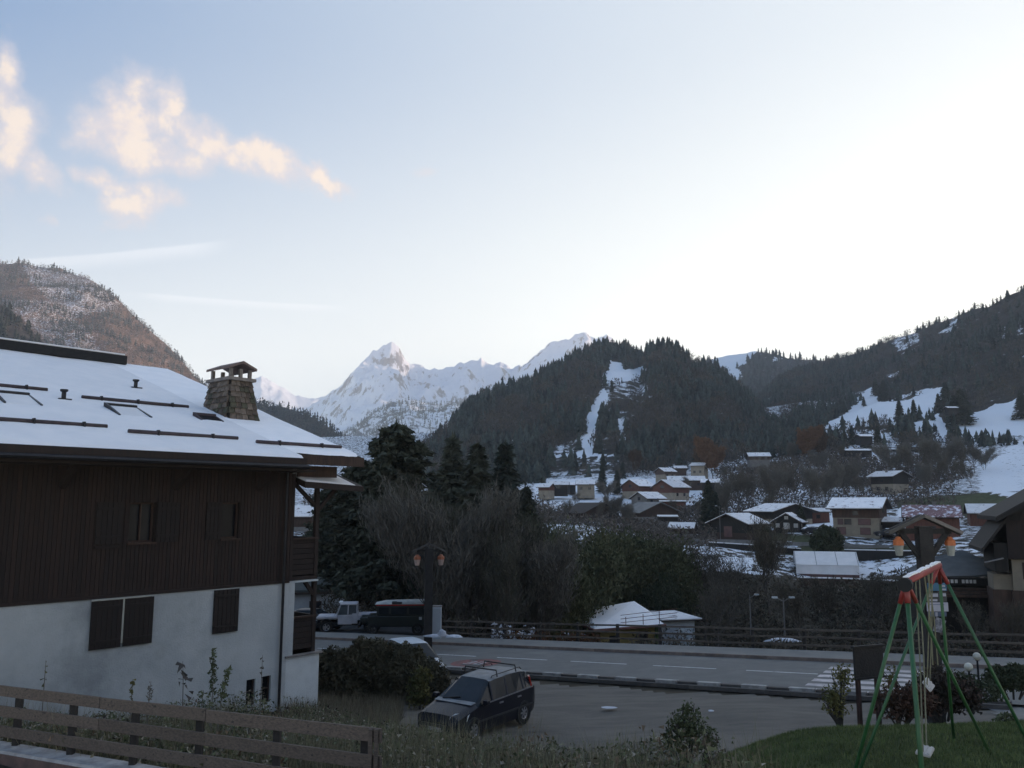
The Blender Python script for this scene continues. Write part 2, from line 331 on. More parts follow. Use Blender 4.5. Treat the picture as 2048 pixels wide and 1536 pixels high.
# snow lying on the fields, on the terraces and thinly in the weeds
snow[(Yg > 12) & (Yg < 24) & (Xg < 2)] = .40
snow[(Yg >= 60) & (Yg < 130)] = .22
snow[(Yg >= 130) & (Yg < 260)] = .5
snow[Yg >= 260] = .54
for poly, v in [([(1360, 1092), (1420, 1090), (1430, 1110), (1360, 1112)], .95), ([(1380, 1120), (1500, 1118), (1510, 1146), (1380, 1146)], .75), ([(1545, 1080), (1600, 1082), (1600, 1092), (1540, 1090)], .8),
                ([(1640, 1110), (1840, 1126), (1850, 1140), (1700, 1150)], .6), ([(1610, 1025), (1690, 1025), (1690, 1050), (1600, 1052)], .95), ([(1795, 1005), (1960, 990), (2048, 985), (2048, 1000), (1850, 1010), (1800, 1040)], .9),
                ([(1955, 935), (2048, 885), (2048, 975), (1960, 975)], .72), ([(1965, 975), (2030, 975), (2010, 1000), (1965, 996)], .8), ([(1560, 960), (1760, 905), (1800, 935), (1600, 1000)], .8), ([(1600, 930), (1760, 880), (1780, 905), (1620, 950)], .7),
                ([(1070, 960), (1440, 955), (1440, 1012), (1070, 1005)], .85), ([(1470, 960), (1560, 950), (1560, 990), (1470, 990)], .7), ([(1640, 1160), (1700, 1150), (1710, 1180), (1640, 1175)], .7),
                ([(2000, 900), (2120, 850), (2200, 1000), (2040, 980)], .66)]:
    ins = inpoly(U, Wg, poly) & (Yg > 100); snow[ins] = v
gr = inpoly(U, Wg, [(1800, 1000), (1970, 985), (2048, 1000), (2048, 1030), (1900, 1030), (1800, 1015)]) & (Yg > 150); col[gr, :3] = field; snow[gr] *= .2
gr = inpoly(U, Wg, [(1420, 1060), (1520, 1060), (1640, 1075), (1640, 1085), (1420, 1080)]) | inpoly(U, Wg, [(1560, 1095), (1860, 1095), (1860, 1108), (1560, 1105)]); gr &= (Yg > 120); col[gr, :3] = field * .8; snow[gr] = .2
d_ = np.stack([Xg.ravel(), Yg.ravel()], 1) - RP; nrm = (d_ @ RN).reshape(Xg.shape); tt = (d_ @ RD).reshape(Xg.shape)
snow[(np.abs(nrm) < 9) & (np.abs(tt) < 60)] = 0
lotm = inpoly_xy(Xg, Yg, LOTW); snow[lotm] = .0
park = inpoly_xy(Xg, Yg, [(-40, 47), (-6, 44), (-3, 52), (-1.5, 62), (-5, 75), (-60, 75)]); col[park, :3] = (.055, .055, .057); snow[park] = .0
col[..., 3] = snow
m_terrain = terrain_mat('ground_soil', .9, .55)
gme = mesh_np('ground', np.stack([Xg, Yg, Zg], 2).reshape(-1, 3), grid_faces(nu, nv), m_terrain, col.reshape(-1, 4), True, 4)
tag(link('ground', gme), kind='structure')

# ---------------------------------------------------------------- hills
def curve(pts):
    a = []
    for px, py, Y in pts: u, w = uw(px, py); a.append((u, w * Y, Y))
    return np.array(sorted(a))
HILLS = {}
def hill(name, ridge, foot, n1, n2, material, colf, drop=0., p=1.0, amp=0., ns=.01, back=.4, ridged=False, jag=0., jns=.02, zones=(), sz=None, base_snow=0., seed=1):
    Rg, Fg = curve(ridge), curve(foot)
    u0, u1 = max(Rg[0, 0], Fg[0, 0]), min(Rg[-1, 0], Fg[-1, 0]); u = np.linspace(u0, u1, n1)
    zr = np.interp(u, Rg[:, 0], Rg[:, 1]); yr = np.interp(u, Rg[:, 0], Rg[:, 2]); zf = np.interp(u, Fg[:, 0], Fg[:, 1]); yf = np.interp(u, Fg[:, 0], Fg[:, 2])
    zr = zr - drop
    if jag: zr = zr + (fbm(u * yr * jns, u * 0 + 3.3, 5, seed + 40, ridged) - .5) * jag
    t = np.r_[np.linspace(0, 1, n2), np.linspace(1, 1 + back, max(6, n2 // 5))[1:]]
    Uh, T = np.meshgrid(u, t, indexing='ij')
    Y = yf[:, None] + (yr - yf)[:, None] * T; tf = np.clip(T, 0, 1)
    Z = zf[:, None] + (zr - zf)[:, None] * tf ** p
    Z = np.where(T > 1, zr[:, None] - (zr - zf)[:, None] * (T - 1) * 1.2, Z)
    X = Uh * Y; env = np.clip(tf * (1 - tf) * 4, 0, 1) ** .6
    Z = Z + (fbm(X * ns, Y * ns, 6, seed, ridged) - .5) * amp * env + (fbm(X * ns * 5, Y * ns * 5, 4, seed + 3) - .5) * amp * .22 * np.clip(tf * 6, 0, 1)
    Wh = Z / Y; c = np.zeros(X.shape + (4,)); c[..., :3] = colf(X, Y, Z); c[..., 3] = base_snow
    zone = np.zeros(X.shape)
    wob = (fbm(X * (sz or .05), Y * (sz or .05), 4, 77) - .5) * .012; wob2 = (fbm(X * (sz or .05) + 50, Z * (sz or .05), 4, 78) - .5) * .012
    for poly, v, keep in zones:
        ins = inpoly(Uh + wob, Wh + wob2, poly) & (T <= 1.02); c[ins, 3] = v; zone[ins] = 1 - keep
    me = mesh_np(name, np.stack([X, Y, Z], 2).reshape(-1, 3), grid_faces(n1, len(t)), material, c.reshape(-1, 4), True, 4)
    tag(link(name, me), kind='structure')
    HILLS[name] = (u, t, X, Y, Z, zone)
def on_hill(name, n, tmin=0., tmax=1.02, urange=None, dens=None):
    u, t, X, Y, Z, zone = HILLS[name]; a = len(u) - 1; b = int(np.searchsorted(t, tmax)) - 1
    area = (np.linalg.norm(np.stack([X[1:, :-1] - X[:-1, :-1], Z[1:, :-1] - Z[:-1, :-1]], 2), axis=2) * np.abs(Y[:-1, 1:] - Y[:-1, :-1]))[:, :b]
    area = area * (1 - (zone[:-1, :-1])[:, :b]) * (t[None, :b] >= tmin)
    if urange: area = area * ((u[:-1, None] > urange[0]) & (u[:-1, None] < urange[1]))
    pr = area.ravel() / area.sum(); idx = rng.choice(len(pr), n, p=pr); i = idx // b; j = idx % b; fi = rng.random(n); fj = rng.random(n)
    def bl(A): return A[i, j] * (1 - fi) * (1 - fj) + A[i + 1, j] * fi * (1 - fj) + A[i, j + 1] * (1 - fi) * fj + A[i + 1, j + 1] * fi * fj
    return np.stack([bl(X), bl(Y), bl(Z)], 1)
def flat(c, v=.4): return lambda X, Y, Z: np.array(c) * (1 - v / 2 + v * fbm(X * .02, Y * .02 + Z * .02, 4, 31))[..., None]
m_hill = terrain_mat('forest_floor', .12, .11, bdist=1.5)
m_hill2 = terrain_mat('frosted_forest_floor', .2, .3, bdist=1.5)
m_rock = terrain_mat('snowy_rock', .012, .014, rock=True, snowc=(.70, .75, .84), bdist=25)
m_rock2 = terrain_mat('snowy_wooded_slope', .03, .018, snowc=(.76, .79, .85), bdist=8)
# far snow summits
hill('snow_mountain', [(600, 830, 6200), (640, 802, 6000), (675, 775, 5800), (700, 752, 5600), (720, 737, 5500), (735, 723, 5450), (748, 713, 5400), (758, 710, 5400), (768, 704, 5400), (780, 702, 5400), (790, 702, 5400), (798, 707, 5400), (803, 719, 5400), (810, 729, 5400), (820, 736, 5500), (850, 739, 5600), (868, 734, 5600), (900, 736, 5600),
     (918, 728, 5600), (925, 727, 5600), (955, 729, 5600), (962, 724, 5600), (968, 731, 5600), (985, 733, 5500), (1000, 730, 5500), (1012, 742, 5500), (1022, 750, 5400), (1045, 728, 5200), (1068, 710, 5100), (1100, 695, 5000), (1120, 688, 5000), (1140, 690, 5000), (1160, 680, 5000), (1175, 672, 5000), (1190, 675, 5000), (1205, 668, 5000), (1213, 661, 5000), (1225, 674, 5000), (1245, 720, 5000), (1300, 770, 5000)],
     [(500, 960, 3500), (1400, 960, 3300)], 420, 150, m_rock, flat((.13, .125, .14), .5), p=1.15, amp=430, ns=.0016, ridged=True, jag=14, jns=.014, base_snow=.6, seed=4)
hill('snow_dome', [(380, 770, 7000), (440, 762, 6900), (500, 757, 6800), (515, 753, 6800), (523, 751, 6800), (530, 757, 6800), (545, 766, 6800), (565, 778, 6800), (590, 795, 6800), (620, 801, 6800), (655, 797, 6900), (720, 800, 7000)],
     [(380, 900, 5200), (720, 900, 5200)], 160, 60, m_rock, flat((.14, .135, .15), .5), amp=240, ns=.0013, ridged=True, jag=25, jns=.006, base_snow=.95, seed=6)
hill('wooded_snow_hill', [(600, 930, 3300), (690, 864, 3200), (715, 845, 3150), (740, 827, 3100), (780, 799, 3000), (800, 796, 3000), (820, 795, 3000), (860, 805, 3050), (900, 800, 3100), (950, 792, 3200), (1100, 790, 3200)],
     [(600, 985, 2000), (1100, 985, 1900)], 200, 90, m_rock2, flat((.07, .075, .085), .5), drop=8, amp=130, ns=.004, seed=9, base_snow=.56)
# left mountain, forested and dusted with snow, catching the last sun
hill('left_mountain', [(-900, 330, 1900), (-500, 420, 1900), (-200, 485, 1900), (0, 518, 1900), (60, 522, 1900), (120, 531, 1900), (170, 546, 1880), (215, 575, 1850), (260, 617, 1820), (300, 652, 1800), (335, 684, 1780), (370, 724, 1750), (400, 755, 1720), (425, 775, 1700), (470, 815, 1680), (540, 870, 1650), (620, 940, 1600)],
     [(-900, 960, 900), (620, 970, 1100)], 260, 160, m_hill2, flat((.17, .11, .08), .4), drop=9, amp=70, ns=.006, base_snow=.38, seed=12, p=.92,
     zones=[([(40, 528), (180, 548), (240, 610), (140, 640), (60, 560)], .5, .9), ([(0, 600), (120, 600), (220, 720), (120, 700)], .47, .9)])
hill('near_left_ridge', [(-900, 300, 1000), (-400, 470, 1000), (-100, 560, 1000), (0, 592, 1000), (30, 618, 980), (60, 645, 960), (90, 672, 940), (115, 695, 920), (200, 770, 880), (300, 850, 840), (380, 920, 800)],
     [(-900, 960, 560), (380, 965, 600)], 150, 80, m_hill, flat((.045, .04, .035), .4), drop=8, amp=30, ns=.01, base_snow=.3, seed=14)
hill('middle_left_ridge', [(300, 770, 1500), (420, 785, 1480), (470, 792, 1450), (510, 798, 1450), (545, 802, 1430), (580, 811, 1420), (620, 827, 1400), (660, 847, 1380), (690, 868, 1360), (720, 892, 1330), (760, 920, 1300), (860, 960, 1250)],
     [(300, 990, 800), (860, 990, 800)], 160, 80, m_hill, flat((.045, .042, .035), .4), drop=8, amp=45, ns=.008, base_snow=.3, seed=16)
# back hill with the ski piste
hill('piste_hill', [(1200, 740, 1900), (1380, 722, 1900), (1440, 709, 1900), (1480, 700, 1900), (1510, 698, 1900), (1540, 702, 1900), (1580, 712, 1850), (1640, 716, 1800), (1720, 716, 1800), (1850, 730, 1800)],
     [(1200, 900, 1150), (1850, 900, 1150)], 220, 110, m_hill, flat((.05, .048, .045), .4), drop=7, amp=40, ns=.006, base_snow=.34, seed=18, sz=.03,
     zones=[([(1418, 704), (1440, 706), (1478, 698), (1512, 692), (1508, 710), (1484, 724), (1470, 736), (1486, 744), (1482, 762), (1460, 762), (1432, 742), (1420, 725)], 1., 0.), ([(1550, 716), (1566, 718), (1562, 728), (1548, 724)], .9, 0.)])
# central wooded knoll with its cut strip
ZC = [([(1224, 716), (1238, 722), (1252, 738), (1288, 732), (1296, 752), (1282, 766), (1236, 770), (1214, 778), (1206, 760), (1212, 735)], .86, .0),
      ([(1206, 778), (1220, 782), (1212, 812), (1205, 842), (1192, 880), (1182, 908), (1156, 906), (1166, 870), (1180, 830), (1192, 796)], .97, 0.),
      ([(1220, 775), (1300, 770), (1296, 800), (1262, 850), (1236, 870), (1196, 905), (1190, 880), (1208, 830)], .42, .3), ([(1205, 765), (1290, 755), (1305, 800), (1215, 800)], .5, .1),
      ([(1154, 900), (1180, 900), (1170, 936), (1158, 975), (1136, 975), (1146, 934)], .92, 0.), ([(1096, 962), (1118, 940), (1136, 934), (1132, 948), (1104, 972), (1092, 976)], .82, 0.),
      ([(1102, 906), (1180, 907), (1230, 910), (1232, 916), (1180, 914), (1102, 912)], .8, 0.), ([(1236, 838), (1254, 836), (1246, 860), (1250, 880), (1240, 892), (1234, 866)], .8, 0.),
      ([(982, 882), (1006, 872), (1030, 876), (1034, 892), (982, 894)], .85, 0.), ([(1060, 870), (1075, 862), (1076, 905), (1062, 900)], .6, .4), ([(1100, 895), (1160, 870), (1160, 905), (1100, 905)], .48, .3), ([(1085, 915), (1240, 912), (1240, 960), (1085, 985)], .44, .12)]
hill('wooded_knoll', [(560, 980, 560), (700, 935, 620), (760, 912, 650), (830, 886, 680), (870, 862, 700), (905, 832, 720), (940, 795, 760), (980, 770, 790), (1010, 764, 820), (1050, 750, 840), (1080, 738, 850), (1120, 718, 880), (1150, 698, 900), (1180, 684, 920), (1220, 676, 930), (1258, 684, 930), (1276, 700, 925),
     (1290, 690, 900), (1330, 674, 890), (1350, 680, 880), (1378, 704, 880), (1400, 712, 870), (1430, 720, 860), (1480, 762, 840), (1530, 806, 810), (1580, 835, 780), (1680, 870, 740), (1800, 900, 700)],
     [(560, 1008, 400), (900, 990, 420), (1300, 955, 430), (1500, 930, 450), (1800, 920, 470)], 420, 190, m_hill, flat((.05, .042, .034), .5), drop=9, amp=26, ns=.012, base_snow=.33, seed=20, zones=ZC, p=1.05)
ZR = [([(1614, 866), (1650, 850), (1690, 828), (1716, 806), (1726, 782), (1748, 770), (1756, 800), (1800, 796), (1850, 782), (1892, 774), (1882, 815), (1850, 838), (1790, 850), (1720, 852), (1660, 872)], 1., 0.),
      ([(1800, 850), (1880, 828), (1900, 880), (1850, 890)], .75, .3), ([(1900, 850), (1960, 820), (2048, 790), (2160, 760), (2160, 910), (2048, 905), (1925, 885)], 1., 0.),
      ([(1782, 690), (1800, 664), (1838, 668), (1836, 690), (1800, 704)], .56, .5), ([(1880, 668), (1905, 632), (1920, 634), (1908, 670)], .55, .4), ([(1990, 660), (2040, 645), (2048, 665), (2000, 680)], .5, .5), ([(1772, 748), (1800, 746), (1800, 754), (1774, 754)], .95, 0.),
      ([(1535, 780), (1548, 775), (1540, 830), (1528, 826)], .5, .5), ([(1680, 860), (1800, 855), (1800, 905), (1680, 905)], .55, .3)]
hill('wooded_ridge_right', [(1440, 850, 1150), (1500, 800, 1250), (1560, 745, 1280), (1600, 728, 1280), (1640, 718, 1250), (1680, 704, 1200), (1720, 694, 1150), (1755, 676, 1100), (1800, 660, 1050), (1850, 642, 1000), (1900, 622, 950), (1940, 606, 910), (1975, 594, 880), (2010, 576, 850), (2048, 562, 820), (2200, 490, 800), (2400, 400, 800), (2700, 300, 820), (3200, 180, 860), (3900, 100, 900)],
     [(1440, 930, 450), (1620, 905, 440), (1750, 898, 425), (2048, 905, 400), (2400, 900, 380), (3900, 930, 320)], 420, 190, m_hill, flat((.045, .038, .032), .5), drop=9, amp=30, ns=.01, base_snow=.32, seed=24, zones=ZR, p=1.12)

# unseen ridge round the valley's right side, added and shaped to block the sun
crest = np.array([(1700, 3200, 560), (1560, 2600, 545), (1420, 2150, 520), (1050, 1500, 400), (820, 1000, 300), (740, 500, 240), (740, 0, 230), (800, -700, 240), (900, -1600, 260)], float)
ci = np.linspace(0, len(crest) - 1, 90); cr = np.stack([np.interp(ci, np.arange(len(crest)), crest[:, k]) for k in range(3)], 1)
cr[:, 2] += (fbm(ci * 3, ci * 0, 4, 5) - .5) * 40; to = np.linspace(0, 1, 24); CX = cr[:, None, 0] - 330 * (1 - np.minimum(to * 1.25, 2))[None]; CY = cr[:, None, 1] + 60 * (1 - to)[None] * 0
CZ_ = -10 + (cr[:, None, 2] + 10) * np.clip(np.where(to < .8, to / .8, 1 - (to - .8)), 0, 1)[None]; CZ_ += (fbm(CX * .01, CY * .01, 4, 8) - .5) * 25; CX = cr[:, None, 0] + (to[None] - .8) * 420
cc = np.ones(CX.shape + (4,)) * .04; cc[..., 3] = .3
tag(link('sun_block_ridge', mesh_np('sun_block_ridge', np.stack([CX, CY, CZ_], 2).reshape(-1, 3), grid_faces(90, 24), m_hill, cc.reshape(-1, 4), True, 4)), kind='structure')

# ---------------------------------------------------------------- forests (merged, tens of thousands of trees)
def conifer_lo(tiers, n, seed):
    r = np.random.default_rng(seed); V = []; Fc = []; C = []
    for k in range(tiers):
        a = k / tiers; top = 1 - a * .8; bot = max(0.02, top - .34 - .1 * a); rad = (.05 + .20 * (a + .25)) * (.85 + .3 * r.random()); b = len(V)
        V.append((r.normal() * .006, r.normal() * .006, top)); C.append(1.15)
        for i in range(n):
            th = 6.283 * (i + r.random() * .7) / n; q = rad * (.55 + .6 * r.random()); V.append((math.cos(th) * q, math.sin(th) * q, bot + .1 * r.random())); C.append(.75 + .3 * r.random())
        for i in range(n): Fc.append((b, b + 1 + i, b + 1 + (i + 1) % n))
    return np.array(V), np.array(Fc), np.array(C)
def broad_lo(n, seed):
    r = np.random.default_rng(seed); V = []; Fc = []; C = []
    for i in range(n):
        th = r.random() * 6.283; h = .22 + .78 * r.random() ** .8; rad = .34 * math.sqrt(max(0, 1 - ((h - .6) / .5) ** 2)) * r.random() ** .5
        c = np.array([math.cos(th) * rad, math.sin(th) * rad, h]); b = len(V)
        for q in range(3): V.append(c + r.normal(size=3) * np.array([.035, .035, .085])); C.append(.8 + .4 * r.random())
        Fc.append((b, b + 1, b + 2))
    b = len(V); V += [np.array(v) for v in ((-.012, 0, 0), (.012, 0, 0), (0, 0, .7))]; C += [.8] * 3; Fc.append((b, b + 1, b + 2))
    return np.array(V), np.array(Fc), np.array(C)
m_forest = mat('forest_foliage', (.03, .04, .03), attr=True, rough=.9, scale=.5, spec=.1)
def forest(name, label, P, H, Cc, templates, pick, snowtop=0.):
    VV = []; FF = []; CC = []; off = 0
    for k, (tv, tf, tcol) in enumerate(templates):
        s = np.where(pick == k)[0]
        if len(s) == 0: continue
        th = rng.random(len(s)) * 6.283; c_, s_ = np.cos(th), np.sin(th); wd = (.85 + .45 * rng.random(len(s)))
        x = tv[None, :, 0] * c_[:, None] - tv[None, :, 1] * s_[:, None]; y = tv[None, :, 0] * s_[:, None] + tv[None, :, 1] * c_[:, None]
        v = np.stack([x * (H[s] * wd)[:, None], y * (H[s] * wd)[:, None], tv[None, :, 2] * H[s][:, None]], 2) + P[s][:, None, :] - np.array([0, 0, .6])
        cc = Cc[s][:, None, :] * tcol[None, :, None]
        if snowtop:
            f = snowtop * (rng.random((len(s), len(tv))) * (tv[None, :, 2] * .5 + .5)); f = (f * (.3 + rng.random(len(s)))[:, None])[..., None]; cc = cc * (1 - f) + np.array([.55, .57, .62]) * f
        VV.append(v.reshape(-1, 3)); CC.append(cc.reshape(-1, 3)); FF.append((tf[None] + off + (np.arange(len(s)) * len(tv))[:, None, None]).reshape(-1, 3)); off += len(s) * len(tv)
    me = mesh_np(name, np.concatenate(VV), np.concatenate(FF), m_forest, np.concatenate(CC))
    return tag(link(name, me), label, 'forest', kind='stuff')
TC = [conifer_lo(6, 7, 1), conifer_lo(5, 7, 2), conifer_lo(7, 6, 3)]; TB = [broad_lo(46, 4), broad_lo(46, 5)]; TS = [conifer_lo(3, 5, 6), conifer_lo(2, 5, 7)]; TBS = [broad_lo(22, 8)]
def palette(n, P, frac_warm, dark=1., sd=3):
    c = np.array([.034, .040, .033]) * dark * (.45 + 1.1 * rng.random(n))[:, None]
    f = fbm(P[:, 0] * .03, P[:, 2] * .03 + P[:, 1] * .015, 4, sd)
    w = rng.random(n) < frac_warm * sstep(f, .38, .62) * 2
    warm = np.array([.085, .07, .052]) * (.6 + .8 * rng.random(n))[:, None]; gry = np.array([.085, .078, .072]) * (.7 + .6 * rng.random(n))[:, None]
    g = rng.random(n) < .5; warm = np.where(g[:, None], gry, warm)
    return np.where(w[:, None], warm, c), w
def plant(hn, name, label, n, hr, warm, T, TBr, dark=1., snowtop=0., **k):
    P = on_hill(hn, n, **k); C, w = palette(n, P, warm, dark); H = hr[0] + (hr[1] - hr[0]) * rng.random(n) ** 1.3
    pick = np.where(w, len(T) + rng.integers(0, len(TBr), n), rng.integers(0, len(T), n)); H = np.where(w, H * .75, H)
    return forest(name, label, P, H, C, T + TBr, pick, snowtop)
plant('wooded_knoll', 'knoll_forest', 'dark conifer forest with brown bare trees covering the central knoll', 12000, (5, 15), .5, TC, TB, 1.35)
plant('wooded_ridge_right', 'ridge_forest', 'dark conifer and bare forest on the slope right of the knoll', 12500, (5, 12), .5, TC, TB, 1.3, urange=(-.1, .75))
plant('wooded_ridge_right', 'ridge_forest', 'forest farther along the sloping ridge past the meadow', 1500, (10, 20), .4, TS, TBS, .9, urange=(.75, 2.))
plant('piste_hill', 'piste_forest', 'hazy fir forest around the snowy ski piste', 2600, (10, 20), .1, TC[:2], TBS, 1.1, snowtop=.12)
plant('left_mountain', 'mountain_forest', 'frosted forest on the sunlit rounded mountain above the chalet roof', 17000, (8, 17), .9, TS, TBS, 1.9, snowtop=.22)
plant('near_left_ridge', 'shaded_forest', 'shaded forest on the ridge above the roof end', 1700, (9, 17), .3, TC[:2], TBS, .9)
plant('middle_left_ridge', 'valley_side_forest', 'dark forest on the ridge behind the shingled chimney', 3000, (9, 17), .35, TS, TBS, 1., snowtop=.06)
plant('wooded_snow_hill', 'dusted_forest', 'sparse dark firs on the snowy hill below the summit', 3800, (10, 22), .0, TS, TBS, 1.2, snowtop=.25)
# ---------------------------------------------------------------- materials
m_asph = mat('asphalt', (.155, .15, .14), (.125, .122, .115), .9, 1.3, .25, 40, c3=(.18, .175, .162), s3=.25, world=True)
m_lot = mat('gravel_asphalt', (.145, .128, .108), (.10, .09, .077), .93, 1.4, .6, 30, c3=(.055, .05, .045), s3=.5, t3=(.55, .75), stretch=(.35, 1.2, 1), world=True)
m_pave = mat('pavement', (.19, .183, .168), (.155, .15, .14), .9, 1.5, .2, 30, world=True)
m_kerb = mat('kerb_stone', (.2, .155, .13), (.13, .10, .09), .85, 3, .3)
m_kerbd = mat('kerb_stone_dark', (.10, .088, .08), (.07, .062, .058), .85, 3, .3)
m_kerbw = mat('kerb_white', (.36, .34, .32), (.2, .19, .18), .85, 3, .3)
m_paint = mat('road_paint', (.58, .58, .58), (.4, .4, .4), .7, 6, .1, c3=(.2, .2, .19), s3=5, t3=(.56, .66))
m_redp = mat('red_road_paint', (.28, .09, .08), (.16, .07, .065), .8, 2.2, c3=(.07, .065, .065), s3=1.2, t3=(.5, .62))
m_conc = mat('concrete', (.27, .25, .235), (.17, .155, .15), .9, 2, .3, 18)
m_snow = mat('snow', (.86, .84, .84), (.80, .79, .80), .75, 1.2, .25, 2.5, spec=.3)
m_plaster = mat('white_plaster', (.52, .545, .55), (.43, .455, .465), .92, .8, .35, 26, c3=(.27, .29, .30), s3=.35, t3=(.5, .75))
m_wood = mat('dark_brown_wood', (.024, .013, .010), (.014, .009, .008), .8, 3, .3, 20, stretch=(6, 6, .6))
m_woodb = mat('brown_wood', (.06, .034, .024), (.035, .02, .016), .8, 3, .3, 20, stretch=(5, 5, .6))
m_wooda = mat('brown_cladding_aged', (.030, .016, .012), (.019, .011, .009), .82, 3, .3, 20, stretch=(6, 6, .6))
m_fence = mat('weathered_fence_wood', (.15, .115, .092), (.085, .066, .055), .85, 5, .5, 14, stretch=(1.2, 8, 8), c3=(.03, .025, .024), s3=2.2, t3=(.6, .68))
m_fenceg = mat('grey_rail_wood', (.11, .088, .07), (.07, .056, .046), .88, 3, .3)
m_post = mat('dark_post_wood', (.03, .026, .024), (.02, .017, .016), .85, 5, .4, 20)
m_shg = mat('shingle_wood', (.12, .088, .065), (.06, .046, .037), .9, 5, .5, 20, c3=(.035, .038, .025), s3=3.)
m_shgs = [m_shg, mat('shingle_wood_pale', (.18, .14, .11), (.105, .083, .067), .9, 5, .5, 20), mat('shingle_wood_mossy', (.085, .08, .05), (.05, .046, .034), .9, 5, .5, 20)]
m_cap = mat('chimney_concrete', (.22, .19, .165), (.14, .12, .11), .9, 4, .3, 20)
m_capr = mat('chimney_hood', (.17, .12, .105), (.10, .07, .062), .85, 4, .3, 20)
m_guard = mat('snow_guard_log', (.07, .05, .055), (.045, .034, .038), .8, 5, .3)
m_metal = mat('dark_metal', (.035, .035, .04), rough=.45, metal=.6, scale=8)
m_glass = mat('window_glass', (.008, .009, .012), (.012, .014, .018), .25, 2, spec=.25)
m_black = mat('black_rubber', (.014, .014, .015), rough=.85, scale=9)
m_alloy = mat('alloy', (.38, .38, .40), (.28, .28, .30), .35, 8, metal=.7)

# ---------------------------------------------------------------- road, pavement, kerbs, car park
def strip(name, n0, n1, t0, t1, dz, m, parent=None, dt=2.0, camber=0.):
    mb = MB(); k = max(1, int((t1 - t0) / dt)); ns = [n0 + (n1 - n0) * i / 3 for i in range(4)]
    vs = [road_pt(t0 + (t1 - t0) * i / k, n, dz) for i in range(k + 1) for n in ns]
    mb.add(vs, [(i * 4 + j, i * 4 + j + 1, i * 4 + 5 + j, i * 4 + 4 + j) for i in range(k) for j in range(3)]); return mb.build(name, m, parent)
NEAR, FARN = 3.62, -3.1
road = tag(strip('road', FARN, NEAR, -60, 70, .0, m_asph), kind='structure')
pav = tag(strip('pavement', FARN - 2.3, FARN - .2, -60, 70, .13, m_pave), kind='structure')
mb = MB()
kb = MB(); kb.add([(-.5, -.1, 0), (.49, -.1, 0), (.49, .1, 0), (-.5, .1, 0), (-.5, -.1, .15), (.49, -.1, .15), (.49, .1, .14), (-.5, .1, .14)], [(4, 5, 6, 7), (0, 1, 5, 4), (1, 2, 6, 5), (2, 3, 7, 6), (3, 0, 4, 7)])
kme = {m.name: kb.mesh('kerb_stone', m) for m in (m_kerb, m_kerbd, m_kerbw)}
ang_r = math.atan2(RD[1], RD[0]); slope = math.atan(.0553)
def kerb(n, t0, t1, mats_seq, label_parent, dz=0.):
    t = t0; i = 0
    while t < t1:
        p = road_pt(t + .5, n, dz); link('kerb_stone', kme[mats_seq(i)], label_parent, p, (0, -slope, ang_r)); t += 1.; i += 1
kerb(FARN - .1, -22, 42, lambda i: m_kerb.name, pav)
kn = thing('kerb', 'low kerb between road and car park with pale and dark stones alternating', 'kerb')
t = -4; i = 0
while t < 22.5:
    w = .85 if i % 2 else .95
    p = road_pt(t + .5, NEAR + .12, -.02 + (.0 if i % 2 else .02)); o = link('kerb_stone', kme[m_kerbd.name if i % 2 else m_kerbw.name], kn, p, (0, -slope, ang_r), (w, 1.5, .95)); t += w; i += 1
kerb(NEAR + .42, -12, 22.5, lambda i: m_kerbd.name, kn, -.1)
# lane dashes and the other painted markings are parts of the road
t = -26
while t < 14:
    strip('lane_marking', -.065, .065, t, t + 3.0, .006, m_paint, road); t += 4.333
# zebra crossing: bars parallel to the traffic
ta, tb = 16.1, 20.2
for k in range(6):
    n = NEAR - .35 - k * .98
    strip('crossing_bar', n - .27, n + .27, ta, tb, .007, mat('crossing_paint', (.62, .56, .55), (.36, .32, .31), .8, 3, .1) if k == 0 else bpy.data.materials['crossing_paint'], road)
# round red speed marking with its pale number
mb = MB(); vs = [road_pt(-.1 + 1.3 * math.cos(a), 1.75 + 1.2 * math.sin(a), .006) for a in [k / 32 * 6.28318 for k in range(32)]]; mb.add(vs, [tuple(range(31, -1, -1))])
disc = mb.build('speed_marking', m_redp, road)
def seg_digits(txt, t0, n0, w, h, th):
    S7 = {'3': 'abcdg', '0': 'abcdef'}; out = MB()
    for i, ch in enumerate(txt):
        x = t0 + i * (w * 1.4)
        R_ = dict(a=(0, h - th, w, h), d=(0, 0, w, th), g=(0, h / 2 - th / 2, w, h / 2 + th / 2), b=(w - th, h / 2, w, h), c=(w - th, 0, w, h / 2), e=(0, 0, th, h / 2), f=(0, h / 2, th, h))
        for s_ in S7[ch]:
            a, b, c, d = R_[s_]; out.add([road_pt(x + a, n0 - b, .011), road_pt(x + c, n0 - b, .011), road_pt(x + c, n0 - d, .011), road_pt(x + a, n0 - d, .011)], [(0, 1, 2, 3)])
    return out
seg_digits('30', -.6, 2.2, .42, .8, .1).build('number', m_paint, disc)
# car park surface draped on the ground
gx, gy = np.meshgrid(np.arange(-10, 21, .4), np.arange(20.5, 43, .4), indexing='ij'); pts = np.stack([gx.ravel(), gy.ravel()], 1)
gzv = ground(pts[:, 0], pts[:, 1]) + .035
nd_ = (pts - RP) @ RN; edge = (fbm(pts[:, 0] * .9, pts[:, 1] * .9, 4, 3) - .5) * 1.6
okv = inpoly_xy(pts[:, 0] + edge, pts[:, 1] + edge, LOTW) & (nd_ > NEAR + .5)
gf = grid_faces(gx.shape[0], gx.shape[1]); gf = gf[okv[gf].all(1)]
tag(link('car_park', mesh_np('car_park', np.stack([pts[:, 0], pts[:, 1], gzv], 1), gf, m_lot, None, True, 4)), kind='structure')

